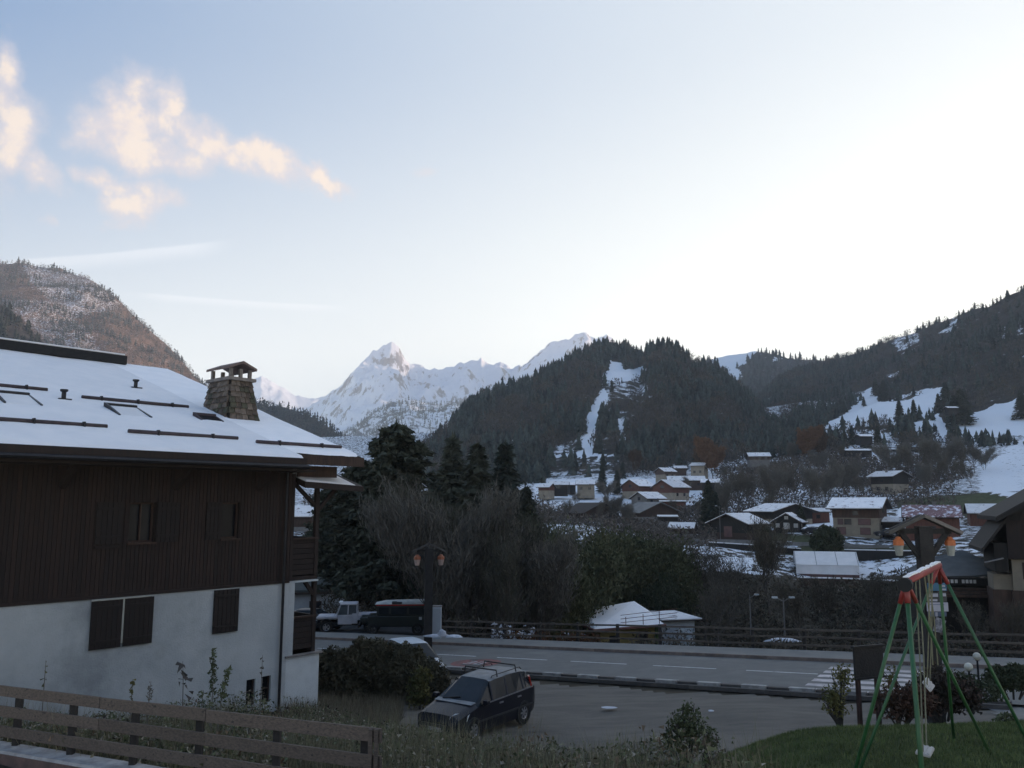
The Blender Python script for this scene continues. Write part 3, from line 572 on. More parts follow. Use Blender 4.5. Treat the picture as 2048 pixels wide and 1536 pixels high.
# ---------------------------------------------------------------- wooden rail fence beyond the road
fn = FARN - 2.75
rf = thing('rail_fence', 'long three-rail wooden fence along the far pavement of the road', 'fence')
pm = MB().box(-.07, .07, -.07, .07, 0, 1.12).mesh('post', m_post)
t = -8.5; k = 0
while t < 50:
    link('post', pm, rf, road_pt(t, fn - .09, -.05 + random.uniform(-.03, .03)), (random.uniform(-.03, .03), random.uniform(-.02, .02), ang_r))
    for q, h in enumerate((.30, .66, 1.0)):
        a = road_pt(t, fn, h + random.uniform(-.02, .02)); b = road_pt(t + 2.5, fn, h + random.uniform(-.02, .02)); MB().beam(a, b, .05, .09).build('rail', m_fenceg, rf)
    t += 2.5; k += 1

# ---------------------------------------------------------------- the chalet (local x along its side wall, y into the house)
u_ = Vector(ray(2455, 1007)); e1 = Vector((u_.x, u_.y, 0)).normalized(); O = at(578, 1160, 28.); OX, OY = O.x, O.y
ch_rz = math.atan2(e1.y, e1.x); CM = Matrix.Translation((OX, OY, 0)) @ Matrix.Rotation(ch_rz, 4, 'Z'); CI = CM.inverted()
def onplane(px, py, z0, y0, sl):     # a point of the roof plane z = z0 + sl (y - y0) seen in the photograph, in chalet coordinates
    o = CI @ Vector((0, 0, 0)); d = (CI.to_3x3()) @ Vector(ray(px, py)); t = (z0 + sl * (o.y - y0) - o.z) / (d.z - sl * d.y); return o + d * t
ch = thing('chalet', 'big chalet with white ground floor, dark brown timber upper floor and snowy roof', 'chalet', (OX, OY, 0), ch_rz)
SL = .3208; Z0 = 1.45; Y0 = -1.3; RY = 13.73
def rz_(y): return Z0 + SL * (y - Y0)
XL, XR = -19., 0.
mb = MB(); zb = -8.0
# white ground floor with openings cut out for the shuttered windows
def wall_holes(mb, x0, x1, z0, z1, y0, y1, holes, mi=0):
    xs = sorted({x0, x1} | {h[0] for h in holes} | {h[1] for h in holes}); 
    for a, b in zip(xs, xs[1:]):
        zz = z0
        for h in sorted([h for h in holes if h[0] <= a and h[1] >= b], key=lambda h: h[2]):
            if h[2] > zz: mb.box(a, b, y0, y1, zz, h[2], mi)
            zz = h[3]
        if z1 > zz: mb.box(a, b, y0, y1, zz, z1, mi)
HW = [(-6.30, -4.62, -3.88, -2.62), (-2.66, -1.87, -3.86, -2.62), (-1.42, -1.10, -6.25, -5.45), (-.86, -.54, -6.25, -5.43), (-12.3, -10.6, -3.88, -2.62)]
wall_holes(mb, XL, XR, zb, -2.52, 0, .3, HW); mb.box(-.3, 0, .3, 26, zb, -2.52); mb.build('wall', m_plaster, ch)
mb = MB(); mb.box(.0, 1.32, .02, 26, zb, -4.98); mb.build('balcony_base', m_plaster, ch)
MB().box(-.05, 1.4, -.06, 26, -4.98, -4.92).build('ledge', m_conc, ch)
MB().box(0, .24, -.0, .3, -4.92, -2.55).build('corner_pillar', m_plaster, ch)
# timber upper floor: backing and separate boards
UW = [(-5.40, -4.66, -1.10, .03), (-2.52, -1.92, -1.08, .03), (-11.2, -10.4, -1.1, .03)]
mb = MB(); wall_holes(mb, XL, 0, -2.52, 1.80, .03, .3, UW); mb.box(-.3, 0, .3, 26, -2.52, 1.9)
mb.add([(-.3, .3, 1.9), (0, .3, 1.9), (0, 26, 1.9), (-.3, 26, 1.9), (-.3, RY, rz_(RY) - .2), (0, RY, rz_(RY) - .2)], [(0, 4, 3), (1, 2, 5), (0, 1, 5, 4), (2, 3, 4, 5)]); mb.build('upper_wall', m_wood, ch)
bw = .118; x = XL; bm_ = {}
wall_b = link('cladding', MB().box(XL, 0, .012, .028, -2.5, -2.4).mesh('cladding', m_wood), ch)
nb = 0
while x < -.02:
    zs = [(-2.56, 1.78)]
    for h in UW:
        if x + bw > h[0] and x < h[1]: zs = [(-2.56, h[2]), (h[3], 1.78)]
    for a, b in zs:
        if b - a < .1: continue
        key = round(b - a, 1)
        if key not in bm_: bm_[key] = [MB().box(0, bw - .012, -.022, 0, 0, b - a).mesh('board', m_) for m_ in (m_wood, m_wooda)]
        link('board', bm_[key][random.random() < .45], wall_b, (x, .03 - random.uniform(.0, .008), a + random.uniform(-.012, .012))); nb += 1
    x += bw
MB().box(XL, .0, -.035, .028, -2.585, -2.50).build('sill_beam', m_wood, ch)
# windows of the timber floor with shutters folded back
m_shut = mat('shutter_wood', (.016, .009, .008), (.010, .007, .006), .75, 3, .3, 20, stretch=(6, 6, .6))
def board_panel(parent, name, x0, x1, z0, z1, y, n, m=m_shut, lab=None):
    p = MB().box(x0, x1, y, y + .02, z0, z1).build(name, m, parent); w = (x1 - x0) / n
    for i in range(n): MB().box(x0 + i * w + .006, x0 + (i + 1) * w - .006, y - .018, y - .001, z0 + .01, z1 - .01).build('board', m, p)
    for zz in (z0 + .16, z1 - .22): MB().box(x0 + .03, x1 - .03, y - .04, y - .019, zz, zz + .07).build('batten', m, p)
    return p
for i, (a, b, c, d) in enumerate(UW):
    w = MB().box(a, b, .22, .25, c, d).build('window', m_glass, ch)
    fr = MB(); fr.box(a, a + .05, .14, .2, c, d); fr.box(b - .05, b, .14, .2, c, d); fr.box(a, b, .141, .199, d - .05, d); fr.box(a, b, .141, .199, c, c + .05)
    if i != 1: fr.box((a + b) / 2 - .02, (a + b) / 2 + .02, .142, .198, c, d)
    fr.build('frame', m_woodb, w); MB().box(a - .05, b + .05, -.06, .14, c - .06, c).build('sill', m_woodb, w)
    if i == 0 or i == 2:
        board_panel(ch, 'shutter', a - .95, a - .22, c - .02, d + .01, -.03, 5); board_panel(ch, 'shutter', b + .03, b + .72, c - .02, d + .01, -.03, 5)
        MB().box(a - .95, a - .25, -.06, 0, c - .14, c - .06).build('ledge', m_wood, ch)
    else:
        board_panel(ch, 'shutter', a - .56, a - .04, c - .02, d + .01, -.03, 4)
for x in (-7.3, -4.1, -1.3, -10.5): MB().beam((x, -.02, .45), (x, -1.1, 1.25), .14, .16).build('bracket', m_wood, ch)
# closed shutters of the white floor
board_panel(ch, 'shutter', -6.32, -5.47, -3.93, -2.64, -.06, 6); board_panel(ch, 'shutter', -5.41, -4.58, -3.93, -2.64, -.06, 6)
board_panel(ch, 'shutter', -2.70, -1.85, -3.91, -2.62, -.06, 6); board_panel(ch, 'shutter', -12.3, -11.45, -3.93, -2.64, -.06, 6)
for a, b in ((-6.3, -4.62), (-2.66, -1.87)): MB().box(a, b, -.02, .1, -2.62, -2.585).build('lintel', m_plaster, ch)
for a, b, c, d in HW[2:4]:
    w = MB().box(a, b, .16, .19, c, d).build('cellar_window', m_glass, ch); fr = MB(); fr.box(a, a + .035, .08, .15, c, d); fr.box(b - .035, b, .08, .15, c, d); fr.box(a, b, .081, .149, (c + d) / 2, (c + d) / 2 + .03); fr.build('frame', m_woodb, w)
MB().tube([(-.27, -.09, 1.3), (-.27, -.09, -6.6)], .045, 8).build('downpipe', m_metal, ch)
# roof: two slabs with an overhang, snow on top
def slab(poly, z_off, th, name, m, parent, wav=0., n=1):
    mb = MB(); vs = [(x, y, rz_(y) + z_off) for x, y in poly]; vt = [(x, y, z + th) for x, y, z in vs]; k = len(poly)
    mb.add(vs + vt, [tuple(range(k))[::-1], tuple(range(k, 2 * k))] + [(i, (i + 1) % k, k + (i + 1) % k, k + i) for i in range(k)]); return mb.build(name, m, parent)
roof = slab([(XL, -1.3), (-.38, -1.3), (-.95, -.35), (2.45, -.55), (2.3, RY), (XL, RY)], -.27, .2, 'roof', m_wood, ch)
mb = MB(); zr = rz_(RY); mb.hexa([(XL, RY + .01, zr - .27), (2.3, RY + .01, zr - .27), (2.3, 28, Z0 - .4), (XL, 28, Z0 - .4), (XL, RY + .01, zr - .07), (2.3, RY + .01, zr - .07), (2.3, 28, Z0 - .2), (XL, 28, Z0 - .2)]); mb.build('rear_roof', m_wood, ch)
# snow sheet: a fine grid with an uneven lower edge
sx, sy = np.meshgrid(np.linspace(0, 1, 150), np.linspace(0, 1, 90), indexing='ij')
def snow_sheet(x0f, x1f, y0f, y1, name, parent, th=.09):
    Yb = y0f(sx) ; X0 = x0f; Yv = Yb + (y1 - Yb) * sy; Xv = x0f + (x1f - x0f) * sx
    e = sstep(sy, 0, .012); thk = th * e * (.8 + .5 * fbm(Xv * .8, Yv * .8, 3, 4)) + .035 * (fbm(Xv * 1.3, Yv * .9, 5, 6) - .5)
    Zv = rz_(Yv) - .07 + thk; me = mesh_np(name, np.stack([Xv, Yv, Zv], 2).reshape(-1, 3), grid_faces(150, 90), m_snow, None, True, 4)
    return link(name, me, parent)
snow_sheet(XL, -.46, lambda s: -1.28 + .12 * (fbm(s * 60, s * 0, 4, 2) - .5), RY, 'roof_snow', roof)
snow_sheet(-.50, 2.34, lambda s: -.44 - .09 * s + .07 * (fbm(s * 12, s * 0, 4, 3) - .5), RY, 'roof_snow', roof, .09)
MB().box(XL, -.42, -1.36, -1.302, 1.08, 1.44).build('fascia', m_wood, ch); MB().tube([(XL, -1.42, 1.16), (-.4, -1.42, 1.16)], .07, 8).build('gutter', m_metal, ch)
MB().box(-.85, 2.5, -.64, -.57, 1.28, 1.60).build('fascia', m_woodb, ch)
MB().hexa([(2.3, -.55, rz_(-.55) - .42), (2.36, -.55, rz_(-.55) - .42), (2.36, RY, rz_(RY) - .42), (2.3, RY, rz_(RY) - .42), (2.3, -.55, rz_(-.55) - .05), (2.36, -.55, rz_(-.55) - .05), (2.36, RY, rz_(RY) - .05), (2.3, RY, rz_(RY) - .05)]).build('verge_board', m_wood, ch)
MB().box(XL, 0, -1.25, .03, 1.02, 1.08).build('soffit', m_wood, ch)
# ridge cap with its own strip of snow
MB().box(XL, .18, RY - .55, RY - .1, rz_(RY - .5) + .06, rz_(RY) + .28).build('ridge_cap', m_black, ch); MB().box(XL, .12, RY - .5, RY + .3, rz_(RY) + .281, rz_(RY) + .37).build('ridge_snow', m_snow, ch, bevel=.04)
# snow guards
def on_roof(px, py, dz=0.): return onplane(px, py, Z0, Y0, SL) + Vector((0, 0, dz))
for (a, b) in [((0, 776), (105, 790)), ((162, 797), (378, 818)), ((0, 843), (218, 860)), ((252, 864), (480, 883)), ((510, 886), (685, 899))]:
    A, B = on_roof(*a), on_roof(*b); 
    if a[0] == 0: A = A + (A - B).normalized() * 2.5
    ym = (A.y + B.y) / 2; A.y = B.y = ym; zz = rz_(ym) + .07
    g = MB().tube([(A.x, ym, zz), (B.x, ym, zz)], .058, 7).build('snow_guard', m_guard, ch, smooth=True)
    n = max(2, int((B.x - A.x) / 1.2)); 
    for i in range(n): xx = A.x + (B.x - A.x) * (i + .5) / n; MB().box(xx - .025, xx + .025, ym - .09, ym + .05, zz - .12, zz + .085).build('hook', m_metal, g)
# roof windows under the snow: raised frames
for (p, q, r_, lab) in [((207, 814), (280, 824), (253, 838), 0), ((0, 790), (60, 797), (18, 808), 0), ((385, 833), (432, 838), (425, 846), 1)]:
    A, B, Cc = on_roof(*p), on_roof(*q), on_roof(*r_); x0, x1 = A.x, B.x; yt = A.y; yb = yt - 1.15 if not lab else yt - .6
    if p[0] == 0: x0 = x1 - 1.05
    f = MB(); f.hexa([(x0, yt - .09, rz_(yt - .09) - .02), (x1, yt - .09, rz_(yt - .09) - .02), (x1, yt, rz_(yt) - .02), (x0, yt, rz_(yt) - .02), (x0, yt - .09, rz_(yt - .09) + .16), (x1, yt - .09, rz_(yt - .09) + .16), (x1, yt, rz_(yt) + .16), (x0, yt, rz_(yt) + .16)])
    for xa, hh in ((x0, .14), (x1 - .04, .07)): f.hexa([(xa, yb, rz_(yb) - .02), (xa + .06, yb, rz_(yb) - .02), (xa + .06, yt - .09, rz_(yt - .09) - .02), (xa, yt - .09, rz_(yt - .09) - .02), (xa, yb, rz_(yb) + .06), (xa + .06, yb, rz_(yb) + .06), (xa + .06, yt - .09, rz_(yt) + hh), (xa, yt - .09, rz_(yt) + hh)])
    w = f.build('roof_window', m_metal if not lab else m_guard, ch)
    MB().hexa([(x0 + .06, yb, rz_(yb) - .04), (x1 - .04, yb, rz_(yb) - .04), (x1 - .04, yt - .1, rz_(yt - .1) - .04), (x0 + .06, yt - .1, rz_(yt - .1) - .04), (x0 + .06, yb, rz_(yb) + .02), (x1 - .04, yb, rz_(yb) + .02), (x1 - .04, yt - .1, rz_(yt - .1) + .09), (x0 + .06, yt - .1, rz_(yt - .1) + .09)]).build('pane', m_snow if not lab else m_glass, w)
for px, py in ((127, 799), (271, 776)):
    p = on_roof(px, py); g = MB().lathe([(.07, -.05), (.07, .24), (.12, .27), (.12, .33), (.0, .34)], 12, c=(p.x, p.y, p.z)).build('vent_pipe', m_metal, ch); MB().box(p.x - .2, p.x + .2, p.y - .15, p.y + .15, p.z - .03, p.z + .025).build('flashing', m_metal, g)
# shingled chimney
pf = on_roof(456, 838); pl_ = on_roof(407, 812); pr_ = on_roof(516, 843)
cx0, cx1 = pf.x + .02, pr_.x + .05; cy0, cy1 = pf.y + .05, pl_.y; czt = 4.56; cz0 = rz_(cy0) - .3
chim = MB(); ins = .42
def cpt(x, y, z):     # walls lean inwards going up
    k = max(0., (z - rz_(cy0)) / (czt - rz_(cy0))); mx, my = (cx0 + cx1) / 2, (cy0 + cy1) / 2; s_ = 1 - ins * k * .72; return Vector((mx + (x - mx) * s_, my + (y - my) * s_, z))
chim.hexa([cpt(cx0, cy0, cz0), cpt(cx1, cy0, cz0), cpt(cx1, cy1, cz0), cpt(cx0, cy1, cz0), cpt(cx0, cy0, czt), cpt(cx1, cy0, czt), cpt(cx1, cy1, czt), cpt(cx0, cy1, czt)])
chm = chim.build('chimney', m_post, ch)
rows = 8; rh = (czt - (cz0 + .1)) / rows
for r_ in range(rows):
    z0_, z1_ = cz0 + .1 + r_ * rh, cz0 + .1 + (r_ + 1) * rh + .03
    for side in range(2):     # the two faces one can see
        n = 5 if side == 0 else 6
        for k in range(n):
            a, b = k / n, (k + 1) / n; off = .25 * (r_ % 2) / n; a = min(1, max(0, a + off - .0)) ; b = min(1, b + off - .008 - random.uniform(0, .012))
            if b <= a: continue
            if side == 0: f = lambda t, z, d: cpt(cx0 + (cx1 - cx0) * t, cy0, z) + Vector((0, -d, 0))
            else: f = lambda t, z, d: cpt(cx0, cy0 + (cy1 - cy0) * t, z) + Vector((-d, 0, 0))
            g = random.uniform(.0, .03); zl = z0_ + random.uniform(-.02, .02)
            if side == 1 and z1_ < rz_(cy0 + (cy1 - cy0) * a) - .1: continue
            vs = [f(a, zl, .07 + g), f(b, zl, .07 + g), f(b, zl, .015), f(a, zl, .015), f(a, z1_, .035), f(b, z1_, .035), f(b, z1_, .005), f(a, z1_, .005)]
            if side == 1: vs = [vs[1], vs[0], vs[3], vs[2], vs[5], vs[4], vs[7], vs[6]]
            MB().hexa(vs).build('shingle', random.choice(m_shgs), chm)
# concrete slab, posts and gabled hood of the chimney
a0 = cpt(cx0, cy0, czt); a1 = cpt(cx1, cy1, czt); q0x, q1x, q0y, q1y = a0.x - .13, a1.x + .13, a0.y - .13, a1.y + .13
MB().box(q0x, q1x, q0y, q1y, czt, czt + .12).build('chimney_slab', m_cap, chm)
for xx in (q0x + .12, (q0x + q1x) / 2 - .05, q1x - .24):
    for yy in (q0y + .12, q1y - .24): MB().box(xx, xx + .11, yy, yy + .12, czt + .12, czt + .46).build('chimney_post', m_cap, chm)
hx0, hx1, hy0, hy1 = q0x - .0, q1x + .0, q0y - .02, q1y + .02; xm = (hx0 + hx1) / 2; hz = czt + .42; hp = .24
for s_ in (0, 1):
    xa, xb = (hx0, xm) if s_ == 0 else (xm, hx1); za, zb_ = (hz, hz + hp) if s_ == 0 else (hz + hp, hz)
    MB().hexa([(xa, hy0, za), (xb, hy0, zb_), (xb, hy1, zb_), (xa, hy1, za), (xa, hy0, za + .09), (xb, hy0, zb_ + .09), (xb, hy1, zb_ + .09), (xa, hy1, za + .09)]).build('chimney_hood', m_capr, chm)
# gable balconies seen end-on, with brackets, and the small snow-covered roof above them
for zf, zt in ((-2.42, -1.14), (-4.92, -3.72)):
    b = MB(); b.box(0.0, 1.2, .1, 24, zf - .12, zf); deck = b.build('balcony_floor', m_wood, ch)
    MB().box(1.12, 1.2, .14, 24, zf, zt).build('balcony_railing', m_wood, ch)
    for z in np.arange(zf + .14 if zf < -4 else zf + .05, zt - .1, .175): MB().box(.26 if zf < -4 else .05, 1.1, .13, .155, float(z), float(z) + .16).build('railing_board', m_wood, deck)
    MB().box(.04, 1.22, .08, .17, zt - .06, zt).build('handrail', m_woodb, ch); 
MB().box(.22, 1.16, -.02, 24, -2.60, -2.545).build('balcony_edge', m_plaster, ch)
MB().box(1.06, 1.2, .1, .24, -4.92, -2.6).build('balcony_post', m_wood, ch); MB().box(1.06, 1.2, .1, .24, -2.4, .7).build('balcony_post', m_wood, ch); MB().box(.0, .12, .0, .2, -2.5, 1.).build('corner_post', m_wood, ch)
MB().beam((1.1, .17, -.1), (.1, .17, .75), .1, .12).build('brace', m_wood, ch); MB().beam((1.14, .17, -3.1), (.75, .17, -2.62), .1, .12).build('brace', m_wood, ch); MB().beam((1.2, .17, -.2), (2.0, .17, .6), .1, .12).build('brace', m_wood, ch)
p0, p1 = CI @ Vector((0, 0, 0)), None
MB().hexa([(.25, -.35, .52), (2.75, -.35, .42), (2.75, 1.6, 1.02), (.25, 1.6, 1.1), (.25, -.35, .72), (2.75, -.35, .60), (2.75, 1.6, 1.2), (.25, 1.6, 1.28)]).build('canopy', m_wood, ch)
MB().hexa([(.3, -.30, .725), (2.5, -.30, .61), (2.5, 1.5, 1.19), (.3, 1.5, 1.27), (.38, -.25, .80), (2.4, -.25, .67), (2.4, 1.5, 1.25), (.3, 1.5, 1.34)]).build('canopy_snow', m_snow, ch)
MB().box(.3, 1.9, .1, .2, .9, 1.28).build('soffit_board', m_woodb, ch)

# ---------------------------------------------------------------- near wooden fence on a low snowy wall
FD = None
A3 = at(-24, 1368, 15.6); B3 = at(765, 1459, 11.75)
# posts: equal spacing in the world along the line
base_of = lambda t: A3 + (B3 - A3) * t
nf = thing('plank_fence', 'weathered brown plank fence in front of the chalet at lower left', 'fence', (0, 0, 0))
dF = (B3 - A3); LF = math.hypot(dF.x, dF.y); dirF = Vector((dF.x / LF, dF.y / LF, 0)); nF = Vector((dirF.y, -dirF.x, 0)); sF = dF.z / LF
def fp(s, n=0., dz=0.): return Vector((A3.x, A3.y, A3.z)) + dirF * s + nF * n + Vector((0, 0, sF * s + dz))
def s_at(px):      # distance along the fence where it crosses pixel column px
    u = uw(px, 1420)[0]; return (A3.x - u * A3.y) / (u * dirF.y - dirF.x)
sp_ = [s_at(x) for x in (30, 140, 265, 395, 550, 725)]; sp_ = [2 * sp_[0] - sp_[1]] + sp_
for s in sp_:
    MB().beam(fp(s, -.07, -1.5), fp(s, -.07, -.06), .1, .1, up=Vector((0, 1, 0))).build('post', m_post, nf)
ends = [-2.2] + [(sp_[2] + sp_[3]) / 2, sp_[4] + .2, s_at(766)]
for q in range(3):
    dz = -.09 - q * .335
    for i in range(len(ends) - 1):
        a, b = ends[i] + .004 * q, ends[i + 1] - .01; MB().beam(fp(a, random.uniform(-.008, .008), dz + random.uniform(-.012, .012)), fp(b, random.uniform(-.008, .008), dz + random.uniform(-.012, .012)), .035, .178).build('plank', m_fence, nf)
for s in (s_at(745), s_at(757)):
    MB().beam(fp(s, .03, -1.25), fp(s, .03, -.0), .05, .07, up=Vector((0, 1, 0))).build('post', m_fence, nf)
lw = thing('low_wall', 'low pale concrete wall with thin snow under the plank fence', 'wall')
a, b = -3, s_at(560)
MB().hexa([fp(a, -.18, -2.3), fp(a, .28, -2.3), fp(b, .28, -2.3), fp(b, -.18, -2.3), fp(a, -.18, -1.03), fp(a, .28, -1.03), fp(b, .28, -1.03), fp(b, -.18, -1.03)][::-1] and [fp(a, .28, -2.3), fp(b, .28, -2.3), fp(b, -.18, -2.3), fp(a, -.18, -2.3), fp(a, .28, -1.03), fp(b, .28, -1.03), fp(b, -.18, -1.03), fp(a, -.18, -1.03)]).build('wall_base', mat('reddish_concrete', (.16, .10, .09), (.1, .07, .065), .9, 3, .4, 20), lw)
MB().hexa([fp(a, .27, -1.029), fp(b, .27, -1.029), fp(b, -.17, -1.029), fp(a, -.17, -1.029), fp(a, .25, -.985), fp(b, .25, -.985), fp(b, -.15, -.985), fp(a, -.15, -.985)]).build('snow_strip', mat('thin_snow', (.5, .48, .47), (.3, .28, .27), .9, 4, .3, 10), lw)
dv = tag(MB().hexa([fp(-3, .32, -2.4), fp(8.5, .32, -2.4), fp(8.5, 6, -2.4), fp(-3, 6, -2.4), fp(-3, .32, -1.30), fp(8.5, .32, -1.32), fp(8.5, 6, -1.6), fp(-3, 6, -1.6)][:4] + [fp(-3, .32, -1.30), fp(8.5, .32, -1.32), fp(8.5, 6, -1.6), fp(-3, 6, -1.6)]).build('driveway', mat('driveway_asphalt', (.022, .022, .024), (.014, .014, .016), .9, 2, .4, 30)), kind='structure')
# haze in the valley
hz_ = MB().box(-3500, 4500, -1900, 8200, -60, 1150).build('haze', None or bpy.data.materials.new('haze'))
hm = hz_.data.materials[0]; hm.use_nodes = True; hn = hm.node_tree; hn.nodes.clear(); ho = hn.nodes.new('ShaderNodeOutputMaterial'); hv = hn.nodes.new('ShaderNodeVolumePrincipled')
hv.inputs['Color'].default_value = (.95, .97, 1, 1); hv.inputs['Density'].default_value = 1.3e-4; hv.inputs['Anisotropy'].default_value = .3; hn.links.new(hv.outputs[0], ho.inputs['Volume']); tag(hz_, kind='stuff')
hz_['label'] = 'thin bluish haze over the valley'
# ---------------------------------------------------------------- village houses
m_cream = mat('cream_render', (.29, .245, .185), (.22, .185, .14), .9, .8, .2, 15)
m_greyr = mat('grey_render', (.20, .19, .18), (.14, .135, .13), .9, .8)
m_whiter = mat('white_render', (.42, .45, .48), (.34, .36, .39), .9, .8)
m_brownw = mat('brown_timber', (.075, .042, .03), (.045, .028, .02), .85, 1.5, stretch=(3, 3, .4))
m_redw = mat('red_brown_timber', (.14, .055, .035), (.09, .035, .025), .85, 1.5, stretch=(3, 3, .4))
m_darkw = mat('almost_black_timber', (.022, .018, .016), (.014, .012, .011), .85, 1.5, stretch=(3, 3, .4))
m_roofb = mat('roof_edge_brown', (.05, .034, .028), (.032, .024, .02), .85, 2)
m_thins = mat('thin_roof_snow', (.84, .82, .82), (.74, .73, .74), .8, .7, c3=(.2, .14, .14), s3=.9, t3=(.56, .66))
m_patch = mat('patchy_roof_snow', (.20, .105, .11), (.15, .08, .085), .8, .9, c3=(.62, .6, .66), s3=1.1, t3=(.5, .58))
m_win = mat('dark_pane', (.015, .016, .02), (.03, .03, .035), .15, 1, spec=.6)
m_winr = mat('curtained_pane', (.13, .06, .055), (.08, .04, .04), .5, 1)
m_winw = mat('white_shutter', (.5, .48, .45), (.4, .38, .36), .7, 1)
m_green = mat('green_awning_cloth', (.05, .055, .05), (.035, .04, .036), .8, 2)
def house(name, label, px, py, Y, ang, Lx, Wy, hw, pitch, low, up, split=.5, snowm=m_thins, wins=(), gwins=(), oh=.9, chim=None, cat='house', group=None, trim=None, balc=None, z=None, dormer=0):
    b = at(px, py, Y); t = thing(name, label, cat, b, R(ang), group); t['u'] = 0; del t['u']
    hs = hw * split; x0, x1, y0, y1 = -Lx / 2, Lx / 2, -Wy / 2, Wy / 2; rise = Wy / 2 * math.tan(R(pitch)); zr = hw + rise
    if split > 0: MB().box(x0, x1, y0, y1, -2.5, hs).build('wall', low, t)
    mb = MB(); e = .06 if split > 0 else 0
    def pent(mb, xa, xb, za):
        P = [(y0 - e, za), (y1 + e, za), (y1 + e, hw), (0, zr), (y0 - e, hw)]; mb.prism(P, lambda p, q, s: (s, p, q), xa, xb)
    pent(mb, x0 - e, x1 + e, hs if split > 0 else -2.5); mb.build('upper_wall' if split > 0 else 'wall', up, t)
    k = math.tan(R(pitch)); yo = Wy / 2 + oh; th = .16
    rp = MB(); sn = MB()
    for s in (-1, 1):
        def q(x, y, dz): return (x, s * y, hw + (Wy / 2 - y) * k + dz)
        xa, xb = x0 - oh * .8, x1 + oh * .8
        P = [q(xa, 0, 0.03), q(xb, 0, 0.03), q(xb, yo, 0.03), q(xa, yo, 0.03)]; Q = [(a, b_, c + th) for a, b_, c in P]
        if s > 0: P = P[::1]; rp.hexa(P[::-1] + Q[::-1])
        else: rp.hexa(P + Q)
        xa += .12; xb -= .12; P = [q(xa, 0, .035 + th), q(xb, 0, .035 + th), q(xb, yo - .1, .035 + th), q(xa, yo - .1, .035 + th)]; Q = [(a, b_, c + .16) for a, b_, c in P]
        sn.hexa(P[::-1] + Q[::-1] if s > 0 else P + Q)
    ro = rp.build('roof', trim or m_roofb, t)
    if snowm: sn.build('roof_snow', snowm, ro)
    def win(face, a, zc, w, h, m=m_win, fm=None):
        if face == 'f': M_ = lambda p, q, d: (a + p, y0 - (e if zc > hs else 0) - d, zc + q)
        elif face == 'r': M_ = lambda p, q, d: (x1 + (e if zc > hs else 0) + d, a + p, zc + q)
        else: M_ = lambda p, q, d: (x0 - (e if zc > hs else 0) - d, a - p, zc + q)
        def bx(p0, p1, q0, q1, d0, d1): 
            mb = MB(); mb.hexa([M_(p0, q0, d1), M_(p1, q0, d1), M_(p1, q0, d0), M_(p0, q0, d0), M_(p0, q1, d1), M_(p1, q1, d1), M_(p1, q1, d0), M_(p0, q1, d0)]); return mb
        o = bx(-w / 2 - .08, w / 2 + .08, -h / 2 - .08, h / 2 + .08, .0, .05).build('window', fm or m_brownw, t); bx(-w / 2, w / 2, -h / 2, h / 2, .05, .07).build('pane', m, o)
    for wdef in wins: win('f', *wdef)
    for wdef in gwins: win(*wdef)
    if balc:
        zb, s = balc
        MB().box(x1 + .1, x1 + 1.1, y0, y1, zb - .1, zb).build('balcony', m_brownw, t); MB().box(x1 + 1.05, x1 + 1.12, y0, y1, zb, zb + .95).build('railing', m_brownw, t)
    if chim is not None:
        cxx, cyy = chim; zc = hw + (Wy / 2 - abs(cyy)) * k; o = MB().box(cxx - .35, cxx + .35, cyy - .3, cyy + .3, zc - .3, zc + 1.1).build('chimney', m_greyr, ro); MB().box(cxx - .45, cxx + .45, cyy - .4, cyy + .4, zc + 1.1, zc + 1.22).build('chimney_cap', m_conc, o)
    return t
VG = 'village houses on the valley slope'
house('house', 'tall house with cream middle floor, brown timber top and snowy roof', 1722, 1070, 170, -34, 8.6, 8.2, 5.6, 21, m_cream, m_brownw, .62, wins=[(-2.9, 2.7, .9, 1., m_winr), (-1.5, 2.7, 1.2, 1., m_win), (1.6, 2.7, 2.2, 1.1, m_winr), (-2.8, .9, 1.6, 1.3, m_winr), (1.7, .9, 1.8, 1.2, m_winr), (0, 4.4, 1., .9)], gwins=[('r', 0, 5., 1.2, 1.), ('r', -2, 2.6, 1, 1)], chim=(1, 1.5), oh=1.3, group=VG)
house('garage', 'low dark shed with snow-topped roof leaning beside the tall cream and brown house', 1781, 1070, 168, -30, 4.2, 4.5, 2.6, 16, m_darkw, m_darkw, 0, group=VG, oh=.7, gwins=[('r', 0, 1.2, 1.6, 1.8, m_winr)])
house('barn', 'red-brown barn with patches of snow on its dull red roof', 1866, 1073, 160, -26, 9.0, 8.0, 3.8, 24, m_redw, m_redw, 0, snowm=m_patch, group=VG, oh=.8, wins=[(0, 1.5, 1., 1.)], gwins=[('r', 0, 4.2, .8, .8)], chim=(.6, 0.6))
house('shed', 'small orange-brown shed on the snow left of the tall cream and brown house', 1634, 1043, 205, -10, 5.2, 4, 2.3, 18, m_redw, m_redw, 0, group=VG, oh=.5, wins=[(0, 1.2, .8, .8)])
house('house', 'wide low chalet with cream ground floor behind the small black hut', 1562, 1056, 200, -68, 9.0, 11, 4.0, 15, m_cream, m_darkw, .55, group=VG, wins=[(-3, 1.1, 1., 1.), (0, 1.1, 1.2, 1.2), (2.8, 1.1, 1., 1.)], gwins=[('l', -3, 1., 1, 1.3), ('l', 0, 1, 1, 1.3), ('l', 3, 1., 1.2, 1.2, m_winr), ('l', 0, 3.2, 1.4, 1)], chim=(0, 1.), oh=1.3)
